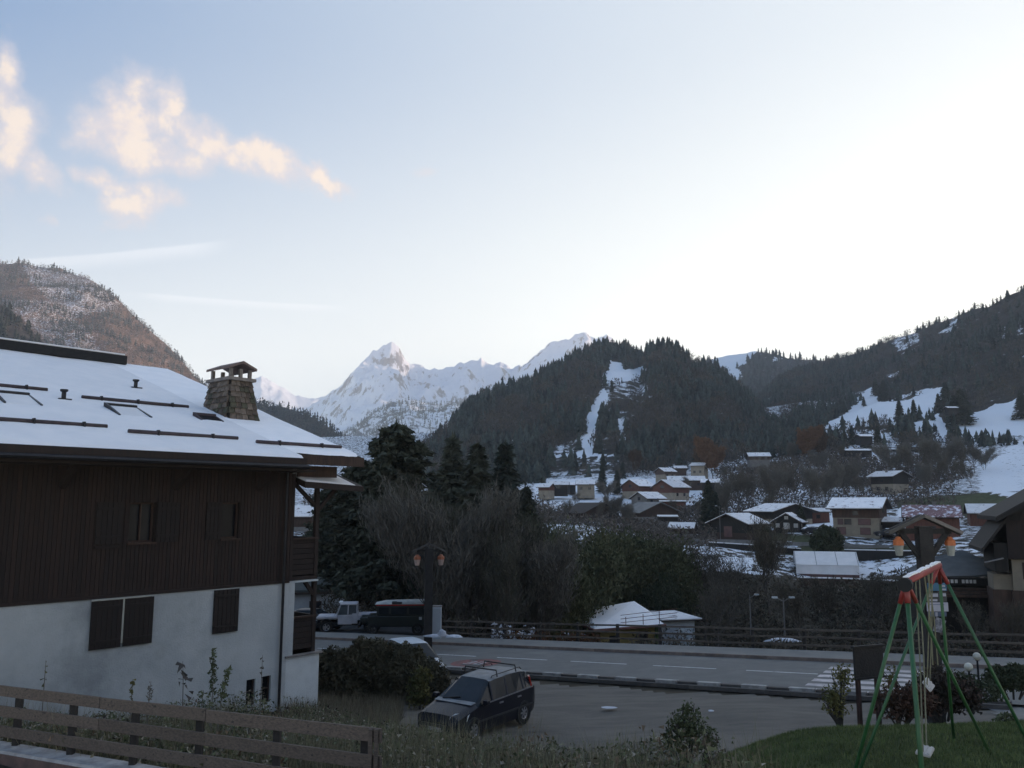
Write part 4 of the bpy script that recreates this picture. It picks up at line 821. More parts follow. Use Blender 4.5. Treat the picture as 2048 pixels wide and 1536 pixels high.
house('hut', 'small black hut with white windows and a steep gable', 1579, 1062, 178, 58, 4.5, 5.4, 2.0, 30, m_darkw, m_darkw, 0, group=VG, gwins=[('l', 0, 1.1, 1.1, 1.2, m_winw, m_winw), ('l', -1.9, 1.2, .7, .7, m_winw, m_winw), ('l', 1.8, 1.2, .7, .7, m_winw, m_winw), ('l', .0, 2.8, .6, .5, m_winw, m_winw)], wins=[(-.8, 1.2, .7, .7, m_winw)], oh=.7)
house('barn', 'long dark barn with one snowy roof slope beside the tall lamp mast', 1477, 1077, 166, 40, 6.5, 8.5, 3.0, 21, m_brownw, m_darkw, .4, group=VG, oh=.9, wins=[(0, 1.3, .9, .8)], gwins=[('l', 0, 1.4, 1.8, 2.0, m_winr)])
house('shed', 'small snow-roofed shed with grey wall left of the long dark barn', 1366, 1078, 172, -20, 4.6, 4.2, 2.2, 22, m_greyr, m_brownw, .5, group=VG, oh=.6, wins=[(0, .8, .8, .8)])
house('shed', 'flat white-roofed shed strip behind the small snow-roofed shed', 1335, 1050, 200, -5, 4.4, 3.5, 1.8, 8, m_greyr, m_darkw, .5, group=VG, oh=.4)
house('house', 'cream and brown chalet standing alone below the brown trees on the upper slope', 1781, 986, 281, -58, 8, 8.6, 5.6, 19, m_cream, m_darkw, .52, group=VG, gwins=[('l', -2, 1.4, 1.1, 1.1), ('l', 1.4, 1.4, 1.3, 1.1), ('l', 0, 4.2, 2.4, .9, m_winw), ('l', 2.6, 4., .8, 1.), ('l', -2.6, 4., .8, 1.)], wins=[(-1.5, 1.4, 1, 1), (1.6, 1.4, 1, 1), (0, 4., 1.4, 1)], oh=1.4, chim=(0, -1.5))
house('chalet', 'long snow-roofed chalet above the bare trees, alone under the dark forest', 1517, 925, 400, -6, 9.5, 7, 2.9, 24, m_greyr, m_brownw, .4, group=VG, wins=[(-2.8, 1.8, 1, .9), (0, 1.8, 1, .9), (2.8, 1.8, 1, .9)])
house('chalet', 'snow-roofed chalet with pale walls just left of the orange larch', 1399, 949, 400, -30, 6.4, 6.4, 4.2, 21, m_cream, m_cream, 0, group=VG, wins=[(-1.4, 1.2, 1, 1), (1.4, 1.2, 1, 1)], gwins=[('r', 0, 3, 1, 1)])
house('chalet', 'tiny snow-roofed cabin between the steep roof and the pale chalet', 1360, 944, 420, -3, 5.6, 4.6, 1.9, 22, m_brownw, m_brownw, 0, group=VG)
house('chalet', 'small chalet whose snowy roof slopes down steeply at its left', 1331, 956, 390, 28, 6.5, 6.5, 3.0, 25, m_cream, m_brownw, .5, group=VG, wins=[(-1.5, 1., 1, 1), (1.5, 1, 1, 1)])
house('chalet', 'long chalet with a broad snowy roof behind the row of bare saplings', 1372, 975, 360, -8, 15, 8, 3.0, 22, m_brownw, m_brownw, 0, group=VG, wins=[(k, 1.3, 1, 1) for k in (-5, -2, 2, 5)])
house('chalet', 'dark chalet with small snowy roof at the right end of the village cluster', 1421, 978, 340, -14, 6.5, 6, 2.6, 20, m_darkw, m_darkw, 0, group=VG, wins=[(0, 1.2, 1.2, 1)])
house('chalet', 'dark chalet with pale garden snow in front, below the right end of the village cluster', 1428, 1004, 315, -12, 5.5, 5, 2.2, 20, m_brownw, m_darkw, .5, group=VG, snowm=m_thins)
house('chalet', 'chalet with red gable and snowy roof, left one of the paired red gables', 1276, 990, 335, 38, 8.5, 9, 3.6, 27, m_cream, m_redw, .4, group=VG, wins=[(-2, .9, 1, 1), (2, .9, 1, 1)], gwins=[('l', 0, 3.5, 1.4, 1)])
house('chalet', 'chalet with red gable and large snowy roof, right one of the paired red gables', 1342, 994, 325, 38, 9.5, 10, 3.8, 27, m_cream, m_redw, .4, group=VG, wins=[(-2, .9, 1, 1), (2, .9, 1, 1)], gwins=[('l', 0, 3.8, 1.6, 1)])
house('chalet', 'grey gabled chalet in front of the paired red gables', 1296, 1010, 300, 34, 8.5, 8, 2.4, 26, m_greyr, m_greyr, 0, group=VG, wins=[(-2, 1.2, 1, 1), (1.5, 1.2, 1, 1)], gwins=[('l', 0, 2.2, 1.2, 1)])
house('shed', 'thin white-roofed carport below the grey gabled chalet', 1345, 1013, 280, -4, 8.5, 3, 1.5, 8, m_redw, m_redw, 0, group=VG, oh=.4)
house('chalet', 'small chalet half hidden by firs at the left end of the village', 1093, 986, 330, -30, 4.6, 4.6, 2.4, 26, m_cream, m_redw, .4, group=VG)
house('chalet', 'snow-roofed chalet second from the left end of the village', 1118, 980, 335, -5, 7, 5, 2.1, 22, m_darkw, m_darkw, 0, group=VG, wins=[(0, 1.1, 1.2, .9)])
house('chalet', 'snow-roofed chalet with cream wall below the cut strip in the forest', 1172, 984, 335, -8, 6.6, 6.2, 3.1, 24, m_cream, m_cream, 0, group=VG, wins=[(-1.8, 1.5, 1, 1), (1.6, 1.5, 1, 1)])
house('hut', 'tiny white-roofed hut between the two snow-roofed chalets at the village left', 1143, 977, 350, 20, 2.6, 2.6, 1.6, 24, m_darkw, m_darkw, 0, group=VG)
house('house', 'brown gabled house with almost no snow, hidden among trees in front of the village', 1182, 1044, 245, -62, 11, 11, 3.0, 24, m_greyr, m_brownw, .4, snowm=None, group=VG, oh=1.2, gwins=[('l', 0, 1.2, 1.4, 1), ('l', 3, 1.2, 1, 1)])
house('house', 'grey-roofed gabled house just right of the brown one among the trees', 1300, 1040, 235, -66, 10, 12, 2.4, 22, m_greyr, m_brownw, .4, snowm=None, trim=m_greyr, group=VG, oh=1.2)
house('hut', 'lone snow-roofed mountain hut in the clearing on the forested knoll', 1018, 893, 640, -5, 8, 6, 2.4, 24, m_brownw, m_brownw, 0)
house('barn', 'low barn with a long thin snowy roof below the meadow on the right', 1712, 910, 410, 3, 13, 6, 2.0, 14, m_darkw, m_darkw, 0)
house('hut', 'small snow-roofed hut beside the pointed fir under the sloping meadow', 1728, 880, 430, 6, 6.5, 5, 1.8, 20, m_darkw, m_darkw, 0)
house('hut', 'tiny snow-roofed hut on the meadow behind the darkest fir group', 1902, 822, 470, 0, 5, 4, 1.6, 18, m_darkw, m_darkw, 0)
house('house', 'snow-roofed house peeking out left of the dark eaves at the right edge', 1975, 1046, 180, -24, 7, 7, 2.2, 24, m_redw, m_redw, 0, oh=.8)
house('house', 'snow-roofed house with brown wall seen through the chalet balcony', 600, 1062, 150, 2, 5.0, 5, 2.6, 32, m_greyr, m_brownw, .3, oh=.5, wins=[(-1, 2, .6, .6)])
house('outbuilding', 'long low white building with dark windows behind the pickup truck', 622, 1246, 78, 8, 12, 6, 3.0, 14, m_whiter, m_whiter, 0, snowm=m_green, oh=.5, wins=[(-4.3, 1.5, .9, 1.4), (-1.9, 1.5, .9, 1.4), (.6, 1.5, .9, 1.4)])
# frame tent with a white roof
tn = thing('tent', 'white-roofed frame tent with reddish low sides on the valley floor', 'tent', at(1652, 1160, 138), R(-16))
m_tent = mat('white_tarpaulin', (.8, .76, .74), (.7, .67, .65), .6, .6); m_tentr = mat('reddish_side', (.13, .06, .055), (.09, .045, .04), .8, 1)
lx, wy = 9.4, 7.6; hw, zr = 2.6, 4.5
MB().box(-lx / 2, lx / 2, -wy / 2 + .05, wy / 2 - .05, -1.5, 1.2).build('side_wall', m_tentr, tn)
fr_ = MB().box(-lx / 2, lx / 2, -wy / 2 - .02, -wy / 2 + .04, 1.2, hw); fr_.build('front_skirt', m_tent, tn)
for s in (-1, 1):
    q = [(-lx / 2 - .1, 0, zr), (lx / 2 + .1, 0, zr), (lx / 2 + .1, s * (wy / 2 + .1), hw), (-lx / 2 - .1, s * (wy / 2 + .1), hw)]; q2 = [(a, b_, c + .06) for a, b_, c in q]
    MB().hexa(q + q2 if s < 0 else q[::-1] + q2[::-1]).build('roof_sheet', m_tent, tn)
for x in (-lx / 2, -lx / 6, lx / 6, lx / 2 - .06): MB().beam((x, -wy / 2 - .1, hw + .09), (x, 0, zr + .09), .06, .05).build('roof_rib', m_greyr, tn)
MB().prism([(-wy / 2, 1.2), (wy / 2, 1.2), (wy / 2, hw), (0, zr), (-wy / 2, hw)], lambda p, q, s: (s, p, q), lx / 2 - .05, lx / 2).build('gable_sheet', m_tentr, tn)
# building with hipped snowy roof and yellow wall just below the road fence
bb = thing('pavilion', 'yellow-walled building with hipped snowy roof and terrace below the road fence', 'building', at(1262, 1296, 82), R(14))
hx0, hx1, hy = -5.0, 5.2, 3.6
MB().box(-4.2, 1.8, -3.0, 3, -2, 2.45).build('wall', mat('yellow_render', (.26, .20, .07), (.2, .155, .06), .9, 1), bb)
MB().box(1.8, 5.4, -2.6, 3, -2, 2.75).build('wing_wall', m_whiter, bb)
MB().hexa([(-5.2, -4.2, 2.3), (1.9, -4.0, 2.5), (3.0, 4, 2.5), (-5.2, 4, 2.3), (-5.2, -4.2, 2.46), (1.9, -4.0, 2.66), (3.0, 4, 2.66), (-5.2, 4, 2.46)]).build('roof_deck', mat('red_fascia', (.17, .07, .055), (.12, .05, .04), .8, 2), bb)
rs = MB(); rs.add([(-5.0, -3.9, 2.47), (1.8, -3.7, 2.67), (3.9, 3.6, 2.67), (-5.0, 3.6, 2.47), (-3.6, 1.8, 3.5), (.9, 1.2, 4.2)], [(0, 1, 5, 4), (1, 2, 5), (2, 3, 4, 5), (3, 0, 4)]); rs.build('roof_snow', m_snow, bb)
MB().box(1.7, 6.2, -3.1, 3.2, 2.76, 2.88).build('wing_roof', m_roofb, bb); MB().box(1.9, 6.0, -3.0, 3.0, 2.881, 2.97).build('wing_snow', m_thins, bb)
MB().box(-3.3, -2.3, -3.05, -3.0, .3, 1.7).build('window', m_win, bb); MB().box(-.3, .35, -3.05, -3.0, -.2, 1.9).build('door', m_win, bb); MB().box(-.45, .5, -3.04, -3.0, -.3, 2.0).build('door_frame', m_brownw, bb)
MB().box(1.2, 1.6, -3.2, -3.0, -1.2, 2.3).build('post', mat('green_post', (.06, .11, .02), rough=.7), bb); MB().box(-1.6, 2.2, -4.2, -3.3, -1.6, -.7).build('terrace_wall', m_conc, bb)
MB().box(4.0, 5.3, -2.66, -2.605, .4, 2.2).build('white_panel', mat('white_board', (.55, .6, .64), rough=.6), bb)
for k, (x, zz) in enumerate(((-1.9, 3.2), (-.2, 3.4), (1.4, 3.6))): MB().beam((x, -3.6, 2.4), (x, -3.6, zz + .2), .05, .05, up=Vector((0, 1, 0))).build('stair_post', m_redw, bb)
for k in range(3): MB().beam((-2.4, -3.6, 2.9 + k * .33), (3.2, -3.6, 3.25 + k * .36), .03, .05).build('stair_rail', m_redw, bb)
MB().beam((2.6, -3.3, -1.2), (5.5, -3.3, -.7), .1, .5).build('ramp_edge', m_conc, bb)
# retaining walls and terraces in the valley
def rwall(label, pts, h, m=None, snowtop=True):
    t = thing('retaining_wall', label, 'wall')
    P = [at(*p) for p in pts]; mb = MB(); sn = MB()
    for a, b in zip(P, P[1:]):
        d = Vector((0, .5, 0)); mb.hexa([a - Vector((0, 0, h)), b - Vector((0, 0, h)), b + d - Vector((0, 0, h)), a + d - Vector((0, 0, h)), a, b, b + d, a + d])
        sn.hexa([a + Vector((0, -.05, .005)), b + Vector((0, -.05, .005)), b + d + Vector((0, 0, .005)), a + d + Vector((0, 0, .005)), a + Vector((0, -.05, .16)), b + Vector((0, -.05, .16)), b + d + Vector((0, 0, .16)), a + d + Vector((0, 0, .16))])
    mb.build('wall_body', m or m_darkw, t)
    if snowtop: sn.build('coping', m_thins, t)
rwall('dark retaining wall with snow-lined top below the long dark barn', [(1418, 1085, 152), (1500, 1090, 151), (1560, 1095, 150), (1602, 1098, 150)], 3.6)
rwall('long dark retaining wall with snow-lined top behind the white-roofed tent', [(1690, 1100, 146), (1790, 1102, 144), (1860, 1103, 142), (1960, 1104, 140)], 3.2)
rwall('brown terrace wall at the foot of the white-roofed tent', [(1600, 1156, 126), (1690, 1158, 125), (1800, 1163, 123), (1885, 1168, 120)], 1.6, m_brownw)
rwall('grey field wall running above the dark retaining walls', [(1390, 1078, 160), (1500, 1080, 158), (1640, 1086, 156), (1750, 1090, 154), (1860, 1096, 152)], .9, m_greyr, False)
# grey awning building left of the right-edge chalet
aw = thing('awning_building', 'low building with sagging grey awning and dark sign band at right', 'building', at(1900, 1180, 62), R(-12))
MB().box(-2.2, 5.0, 0, 4, -3, .55).build('wall', m_darkw, aw)
av = MB(); av.add([(-2.6, -1.2, 1.0), (1.4, -1.2, 1.15), (2.6, -1.1, 1.3), (3.0, .6, 2.0), (1.7, 2.2, 2.75), (-.9, 2.0, 2.1), (-2.7, .6, 1.4)], [(0, 1, 2, 3, 4, 5, 6)]); o = av.build('awning', mat('grey_awning', (.075, .08, .085), (.055, .06, .063), .8, 1.2), aw); md = o.modifiers.new('s', 'SOLIDIFY'); md.thickness = .12
MB().box(-2.4, 5.0, -1.35, -1.22, .5, 1.0).build('sign_band', m_darkw, aw)
for i, x in enumerate((.95, 1.22, 1.49, 1.95, 2.2, 2.45, 2.7)): MB().box(x - 1.5, x - 1.32, -1.37, -1.352, .62, .86).build('letter_mark', m_winw, aw)
for i in range(3): MB().box(-2.5, 5.2, -1.5 - i * .2, -1.36, .12 - i * .22, .3 - i * .22).build('beam', m_brownw, aw)
# chalet at the right edge of the picture
rc = thing('chalet', 'dark chalet with cream lower wall cut off by the right edge', 'chalet', at(2094, 1180, 56), R(-22))
MB().box(-1.9, 9, 0, 8, -.1, 1.95).build('wall', m_cream, rc); MB().box(-2.0, 9, -.05, 8, -6, -.1).build('base_wall', m_brownw, rc); MB().box(-3.0, -1.9, .4, 3, -.1, .9).build('porch_wall', m_cream, rc); MB().box(-3.1, -2.0, .3, 3, -6, -.1).build('porch_base', m_brownw, rc)
MB().prism([(-2.1, 1.95), (9, 1.95), (9, 9.0), (3.4, 8.2), (-2.1, 4.7)], lambda p, q, s: (p, s, q), -.25, 8).build('upper_wall', m_darkw, rc)
for k in range(6): MB().box(-2.1 + k * .9, -1.22 + k * .9, -.31, -.25, 1.98, 4.5 + k * .5).build('board', m_wood, rc)
for a, b in ((-1.3, .1), (.9, 2.4)):
    w = MB().box(a, b, -.05, .0, .65, 1.75).build('window', m_brownw, rc); MB().box(a + .1, b - .1, -.07, -.051, .72, 1.68).build('pane', m_win, w)
def xslab(x0, z0, x1, z1, y0, y1, th): return MB().hexa([(x0, y0, z0), (x1, y0, z1), (x1, y1, z1), (x0, y1, z0), (x0, y0, z0 + th), (x1, y0, z1 + th), (x1, y1, z1 + th), (x0, y1, z0 + th)])
xslab(-2.75, 4.5, 3.6, 8.3, -1.3, 8, .28).build('roof', m_darkw, rc); xslab(-2.8, 4.4, 3.6, 8.2, -1.36, -1.301, .30).build('verge_board', m_darkw, rc)
xslab(-3.7, 2.4, -2.1, 4.5, -.9, 6, .25).build('lower_roof', m_darkw, rc); MB().box(-2.9, -2.11, -.2, 5, 1.1, 3.0).build('porch', m_darkw, rc)
MB().beam((-3.6, -1.0, 1.75), (-2.5, -1.0, 2.05), .4, .06).build('ledge', m_conc, rc)

# ---------------------------------------------------------------- vehicles
def wheel(parent, x, y, r, w, side, rim=m_alloy, spokes=7):
    mb = MB(); M_ = Matrix.Translation((x, y, r)) @ Matrix.Rotation(R(90), 4, 'X'); mb.x = M_
    mb.lathe([(r * .62, -w / 2), (r * .93, -w / 2), (r, -w * .32), (r, w * .32), (r * .93, w / 2), (r * .62, w / 2), (r * .6, 0)], 20); o = mb.build('wheel', m_black, parent, smooth=False)
    s = -side; h = MB(); h.x = M_
    h.lathe([(r * .64, s * w * .48), (r * .56, s * w * .40), (r * .54, s * w * .2)], 20); zf = s * w * .4
    for k in range(spokes):
        a = k / spokes * 6.283; ca_, sa_ = math.cos(a), math.sin(a)
        h.beam((ca_ * r * .08, sa_ * r * .08, zf), (ca_ * r * .6, sa_ * r * .6, zf), r * .15, .03, up=Vector((0, 0, 1)))
    h.lathe([(r * .16, s * w * .44), (0.001, s * w * .47)], 10); h.build('rim', rim, o)
m_carblack = mat('car_paint_black', (.008, .009, .016), (.010, .011, .018), .38, 2, coat=.0, spec=.32)
m_plastic = mat('grey_plastic', (.035, .037, .04), rough=.5, scale=6)
m_carglass = mat('car_glass', (.012, .016, .02), (.02, .024, .03), .22, 1.2, spec=.2)
m_lamp = mat('headlamp', (.55, .58, .6), (.35, .37, .38), .12, 9, spec=.8)
m_red = mat('tail_lamp', (.45, .03, .02), (.3, .02, .015), .25, 5)
m_frost = mat('frosted_roof_paint', (.16, .18, .20), (.09, .10, .115), .5, 3)
def loft_car(name, label, loc, rz, st, paint, group=None, roofm=None, W=.88, glass=(3, 9), roofbars=False, whl=(1.35, -1.33), wr=.32, cat='car'):
    """st: stations from nose (x>0) to tail: (x, z_sill, z_belt, z_top, half width at sill, at belt, at top)"""
    t = thing(name, label, cat, loc, rz, group); n = len(st); rows = []
    for x, zs, zb, zt, ws, wb, wt in st:
        rows.append([(x, 0, zs), (x, ws * .96, zs), (x, ws, zs + .12), (x, wb * 1.0, zs * .45 + zb * .55), (x, wb * .985, zb), (x, wt * 1.02 if zt - zb > .12 else wt, zt - .05 if zt - zb > .12 else zt - .015), (x, wt * .8, zt), (x, 0, zt + .015)])
    for kind, sel, m, nm in (('body', lambda i, j: not (glass[0] <= i < glass[1] and j == 4) and not (i in (2,) and j in (5, 6)) and not (roofm and j in (5, 6) and 3 <= i < glass[1]) and not (i == n - 2 and False), paint, 'body'),
                             ('glass', lambda i, j: glass[0] <= i < glass[1] and j == 4, m_carglass, 'side_window'), ('ws', lambda i, j: i == 2 and j in (5, 6), m_carglass, 'windscreen'),
                             ('roof', lambda i, j: roofm and j in (5, 6) and 3 <= i < glass[1], roofm or paint, 'roof_panel')):
        for sides in (((1, -1),) if kind != 'glass' else ((1,), (-1,))):
            vs = []; fs = []
            for s in sides:
                b = len(vs); vs += [(x, s * y, z) for r_ in rows for x, y, z in r_]
                for i in range(n - 1):
                    for j in range(7):
                        if sel(i, j): q = (b + i * 8 + j, b + (i + 1) * 8 + j, b + (i + 1) * 8 + j + 1, b + i * 8 + j + 1); fs.append(q if s > 0 else q[::-1])
                if kind == 'body':
                    fs.append(tuple(b + j for j in range(8)) if s < 0 else tuple(b + j for j in range(8))[::-1]); fs.append(tuple(b + (n - 1) * 8 + j for j in range(8)) if s > 0 else tuple(b + (n - 1) * 8 + j for j in range(8))[::-1])
            if fs:
                us = sorted({k_ for q_ in fs for k_ in q_}); ix = {k_: i_ for i_, k_ in enumerate(us)}; vs = [vs[k_] for k_ in us]; fs = [tuple(ix[k_] for k_ in q_) for q_ in fs]
                o = MB().add(vs, fs).build(nm, m, t, smooth=kind in ('body',))
                if kind == 'body': o.data.polygons.foreach_set('use_smooth', [True] * len(fs)); md = o.modifiers.new('e', 'EDGE_SPLIT'); md.split_angle = R(38)
    for x in whl:
        for s in (1, -1):
            wheel(t, x, s * (W - .08), wr, .2, s); mb = MB(); mb.x = Matrix.Translation((x, s * (W - .02), wr)) @ Matrix.Rotation(R(90), 4, 'X'); mb.lathe([(wr * 1.0, -.05), (wr * 1.17, -.05), (wr * 1.17, .05), (wr * 1.0, .05)], 18); mb.build('wheel_arch', m_plastic, t)
    return t
cx_, cy_ = -1.10, 27.7; cz_ = gz(cx_, cy_) + .05; fwd = Vector((-.57, -.822, 0)); crz = math.atan2(fwd.y, fwd.x)
st = [(2.12, .30, .52, .60, .62, .66, .5), (1.98, .22, .70, .80, .78, .80, .66), (1.12, .20, .93, 1.03, .86, .87, .74), (.22, .19, .98, 1.56, .88, .885, .60), (-.1, .19, .99, 1.60, .88, .89, .62), (-.9, .19, 1.02, 1.63, .88, .89, .62), (-1.5, .20, 1.04, 1.60, .88, .885, .60), (-1.82, .22, 1.06, 1.55, .86, .87, .57), (-2.05, .28, 1.03, 1.20, .82, .84, .62), (-2.14, .40, .80, .92, .74, .78, .6)]
mpv = loft_car('parked_car', 'black compact people carrier parked on the car park beside the weeds', (cx_, cy_, cz_), crz, st, m_carblack, glass=(2, 7), roofm=m_frost)
# trim of the near car
for s in (1, -1):
    MB().beam((.9, s * .895, .985), (-1.85, s * .885, 1.05), .02, .035).build('belt_highlight', m_alloy, mpv)  # bright strip standing in for the highlight along the belt line
    MB().hexa([(2.02, s * .52, .62), (1.50, s * .80, .66), (1.44, s * .82, .84), (1.86, s * .56, .86), (2.09, s * .48, .60), (1.62, s * .835, .62), (1.55, s * .845, .77), (2.01, s * .50, .785)][::1]).build('headlight', m_lamp, mpv)
    MB().hexa([(-1.98, s * .70, 1.02), (-1.80, s * .855, 1.02), (-1.74, s * .80, 1.36), (-1.88, s * .64, 1.36), (-2.02, s * .76, 1.0), (-1.86, s * .885, 1.0), (-1.78, s * .82, 1.38), (-1.94, s * .68, 1.38)]).build('tail_light', m_red, mpv)
    MB().box(1.2, -1.9, s * .895, s * .91, .50, .56).build('side_strip', m_plastic, mpv)
    for xh in (-.05, -1.05): MB().box(xh - .1, xh + .1, s * .885, s * .92, .86, .9).build('door_handle', m_alloy, mpv)
    o = MB().box(.78, .95, s * .90, s * 1.08, .98, 1.12).build('wing_mirror', m_carblack, mpv, bevel=.03)
    for xp in (.38, -.42, -1.32): MB().beam((xp, s * .885, 1.0), (xp - .12, s * .64, 1.53), .05, .03).build('pillar', m_carblack, mpv)
    MB().tube([(.1, s * .60, 1.60), (.05, s * .60, 1.66), (-1.5, s * .59, 1.69), (-1.6, s * .59, 1.61)], .016, 5).build('roof_rail', m_metal, mpv)
for xr in (-.15, -1.2): MB().tube([(xr, -.66, 1.60), (xr, -.62, 1.80), (xr, .62, 1.80), (xr, .66, 1.60)], .024, 5).build('roof_bar', m_metal, mpv)
MB().box(2.1, 2.15, -.5, .5, .42, .56).build('grille', m_plastic, mpv); MB().box(2.14, 2.17, -.26, .26, .36, .47).build('number_plate', m_winw, mpv); MB().beam((1.14, -.5, 1.06), (1.0, .1, 1.13), .03, .03).build('wiper', m_black, mpv)
MB().hexa([(1.3, -.72, 1.005), (1.08, -.74, 1.035), (1.08, .74, 1.035), (1.3, .72, 1.005), (1.3, -.70, 1.02), (1.08, -.72, 1.06), (1.08, .72, 1.06), (1.3, .70, 1.02)]).build('snow_dusting', m_frost, mpv)
# white pickup
def vehicle_boxes(t, items):
    for nm, m, b, bv in items: MB().box(*b).build(nm, m, t, bevel=bv)
m_carwhite = mat('white_car_paint', (.46, .45, .48), (.38, .37, .40), .4, 3)
pk0 = at(695, 1262, 62); ptr = thing('pickup_truck', 'old white pickup truck with boxy cab parked beyond the chalet balcony', 'pickup', (pk0.x, pk0.y, gz(pk0.x, pk0.y) + .02), R(187))
vehicle_boxes(ptr, [('chassis', m_black, (-2.2, 2.1, -.6, .6, .45, .65), 0), ('bonnet', m_carwhite, (.75, 2.1, -.62, .62, .85, 1.15), .05), ('wing', m_carwhite, (.65, 2.15, -.86, -.62, .95, 1.1), .03), ('wing', m_carwhite, (.65, 2.15, .62, .86, .95, 1.1), .03), ('grille', m_plastic, (2.1, 2.17, -.55, .55, .6, 1.05), 0), ('bumper', m_black, (2.15, 2.3, -.85, .85, .45, .65), 0),
                    ('door', m_carwhite, (-.35, .65, -.88, .88, .55, 1.2), .03), ('cab_rear', m_carwhite, (-.75, -.35, -.88, .88, .6, 1.3), .03), ('bed', m_carwhite, (-2.4, -.75, -.9, .9, .85, 1.2), .02), ('roof', m_carwhite, (-.7, .55, -.78, .78, 1.88, 1.98), .04)])
MB().hexa([(-.68, -.8, 1.25), (.68, -.8, 1.2), (.68, .8, 1.2), (-.68, .8, 1.25), (-.66, -.72, 1.88), (.45, -.72, 1.88), (.45, .72, 1.88), (-.66, .72, 1.88)]).build('cab_glass', mat('cab_glass', (.09, .1, .11), (.06, .07, .08), .15, 2), ptr)
for s in (1, -1):
    for a, b in (((.72, s * .8, 1.2), (.48, s * .74, 1.9)), ((-.05, s * .82, 1.2), (-.08, s * .75, 1.9)), ((-.68, s * .82, 1.2), (-.68, s * .75, 1.9))): MB().beam(a, b, .07, .07).build('pillar', m_carwhite, ptr)
    MB().lathe([(.1, 0), (.09, .03)], 10, c=(2.15, s * .7, .85)).build('headlight', m_lamp, ptr)
    for x in (1.45, -1.55): wheel(ptr, x, s * .76, .39, .22, s, m_alloy, 5)
    MB().tube([(1.45 + .5 * math.cos(a), s * .87, .42 + .5 * math.sin(a)) for a in [R(k) for k in range(0, 181, 20)]], .05, 5).build('wheel_arch', m_black, ptr)
MB().beam((.9, .5, 1.16), (.6, .5, 1.95), .03, .03).build('snorkel', m_black, ptr); MB().box(.42, .66, -.8, .2, 1.98, 2.03).build('snow_strip', m_snow, ptr)
# dark off-roader with a white roof
dk0 = at(800, 1266, 60.5); dtr = thing('off_road_vehicle', 'dark green off-road wagon with white snow-rimmed roof and red stripe', 'off-roader', (dk0.x, dk0.y, gz(dk0.x, dk0.y) + .02), R(4))
m_dkg = mat('dark_green_paint', (.012, .018, .016), (.009, .013, .012), .35, 2)
vehicle_boxes(dtr, [('body', m_dkg, (-2.2, 2.0, -.88, .88, .55, 1.3), .05), ('bonnet', m_dkg, (-2.75, -2.15, -.75, .75, .8, 1.2), .06), ('upper_body', m_dkg, (-1.6, 2.0, -.84, .84, 1.3, 1.98), .05), ('red_stripe', m_red, (-1.65, 1.85, -.87, .87, 1.985, 2.07), .0), ('bumper', m_black, (-2.88, -2.75, -.8, .8, .5, .7), 0), ('fuel_cap', m_lamp, (1.35, 1.55, -.9, -.875, 1.02, 1.22), 0), ('spare_wheel', m_black, (2.0, 2.2, -.4, .4, .7, 1.4), .1)])
MB().hexa([(-1.75, -.86, 2.07), (1.95, -.86, 2.07), (1.95, .86, 2.07), (-1.75, .86, 2.07), (-1.0, -.7, 2.22), (2.15, -.74, 2.28), (2.15, .74, 2.28), (-1.0, .7, 2.22)]).build('roof', mat('dirty_white', (.5, .5, .47), (.4, .4, .38), .6, 2), dtr, bevel=.02)
MB().box(-.55, .15, -.88, -.3, 2.10, 2.235).build('roof_vent', m_plastic, dtr)
for a, b in ((-1.45, -.75), (-.6, .5), (.65, 1.8)): MB().box(a, b, -.86, -.835, 1.42, 1.85).build('side_window', m_carglass, dtr)
for s in (1, -1):
    for x in (-1.85, 1.25): wheel(dtr, x, s * .78, .4, .24, s, m_plastic, 5)
# dark car nose behind the pickup
dc = at(648, 1255, 63); st2 = [(2.1, .3, .5, .6, .62, .66, .5), (1.95, .22, .66, .76, .78, .8, .66), (.95, .2, .86, .96, .84, .85, .74), (.1, .2, .92, 1.42, .85, .86, .56), (-.3, .2, .93, 1.45, .85, .86, .58), (-1.2, .2, .95, 1.42, .85, .86, .56), (-1.9, .25, .95, 1.1, .8, .82, .6), (-2.1, .35, .8, .9, .72, .75, .6)]
loft_car('parked_car', 'dark car half hidden by the chalet balcony and the pickup', (dc.x - .6, dc.y - .3, gz(dc.x, dc.y) + .03), R(-20), st2, m_carblack, glass=(2, 6))
# pale car behind the bush
pc = at(822, 1315, 38.5); loft_car('parked_car', 'pale silver-blue car mostly hidden behind the big dark bush', (pc.x, pc.y + 1.2, gz(pc.x, pc.y + 1) + .04), R(-62), st, mat('silver_blue_paint', (.30, .34, .38), (.24, .27, .31), .35, 2, coat=.3), glass=(2, 7), roofm=mat('pale_roof', (.5, .55, .6), (.42, .46, .5), .5, 2))
for i, (px, py, Y, lab) in enumerate([(1624, 1068, 168, 'small dark car parked left of the tall cream and brown house'), (1772, 1072, 160, 'small dark car parked right of the tall cream and brown house')]):
    p = at(px, py, Y); loft_car('parked_car', lab, p, R(10 + 160 * i), st2, m_carblack, glass=(2, 6), roofm=m_thins)

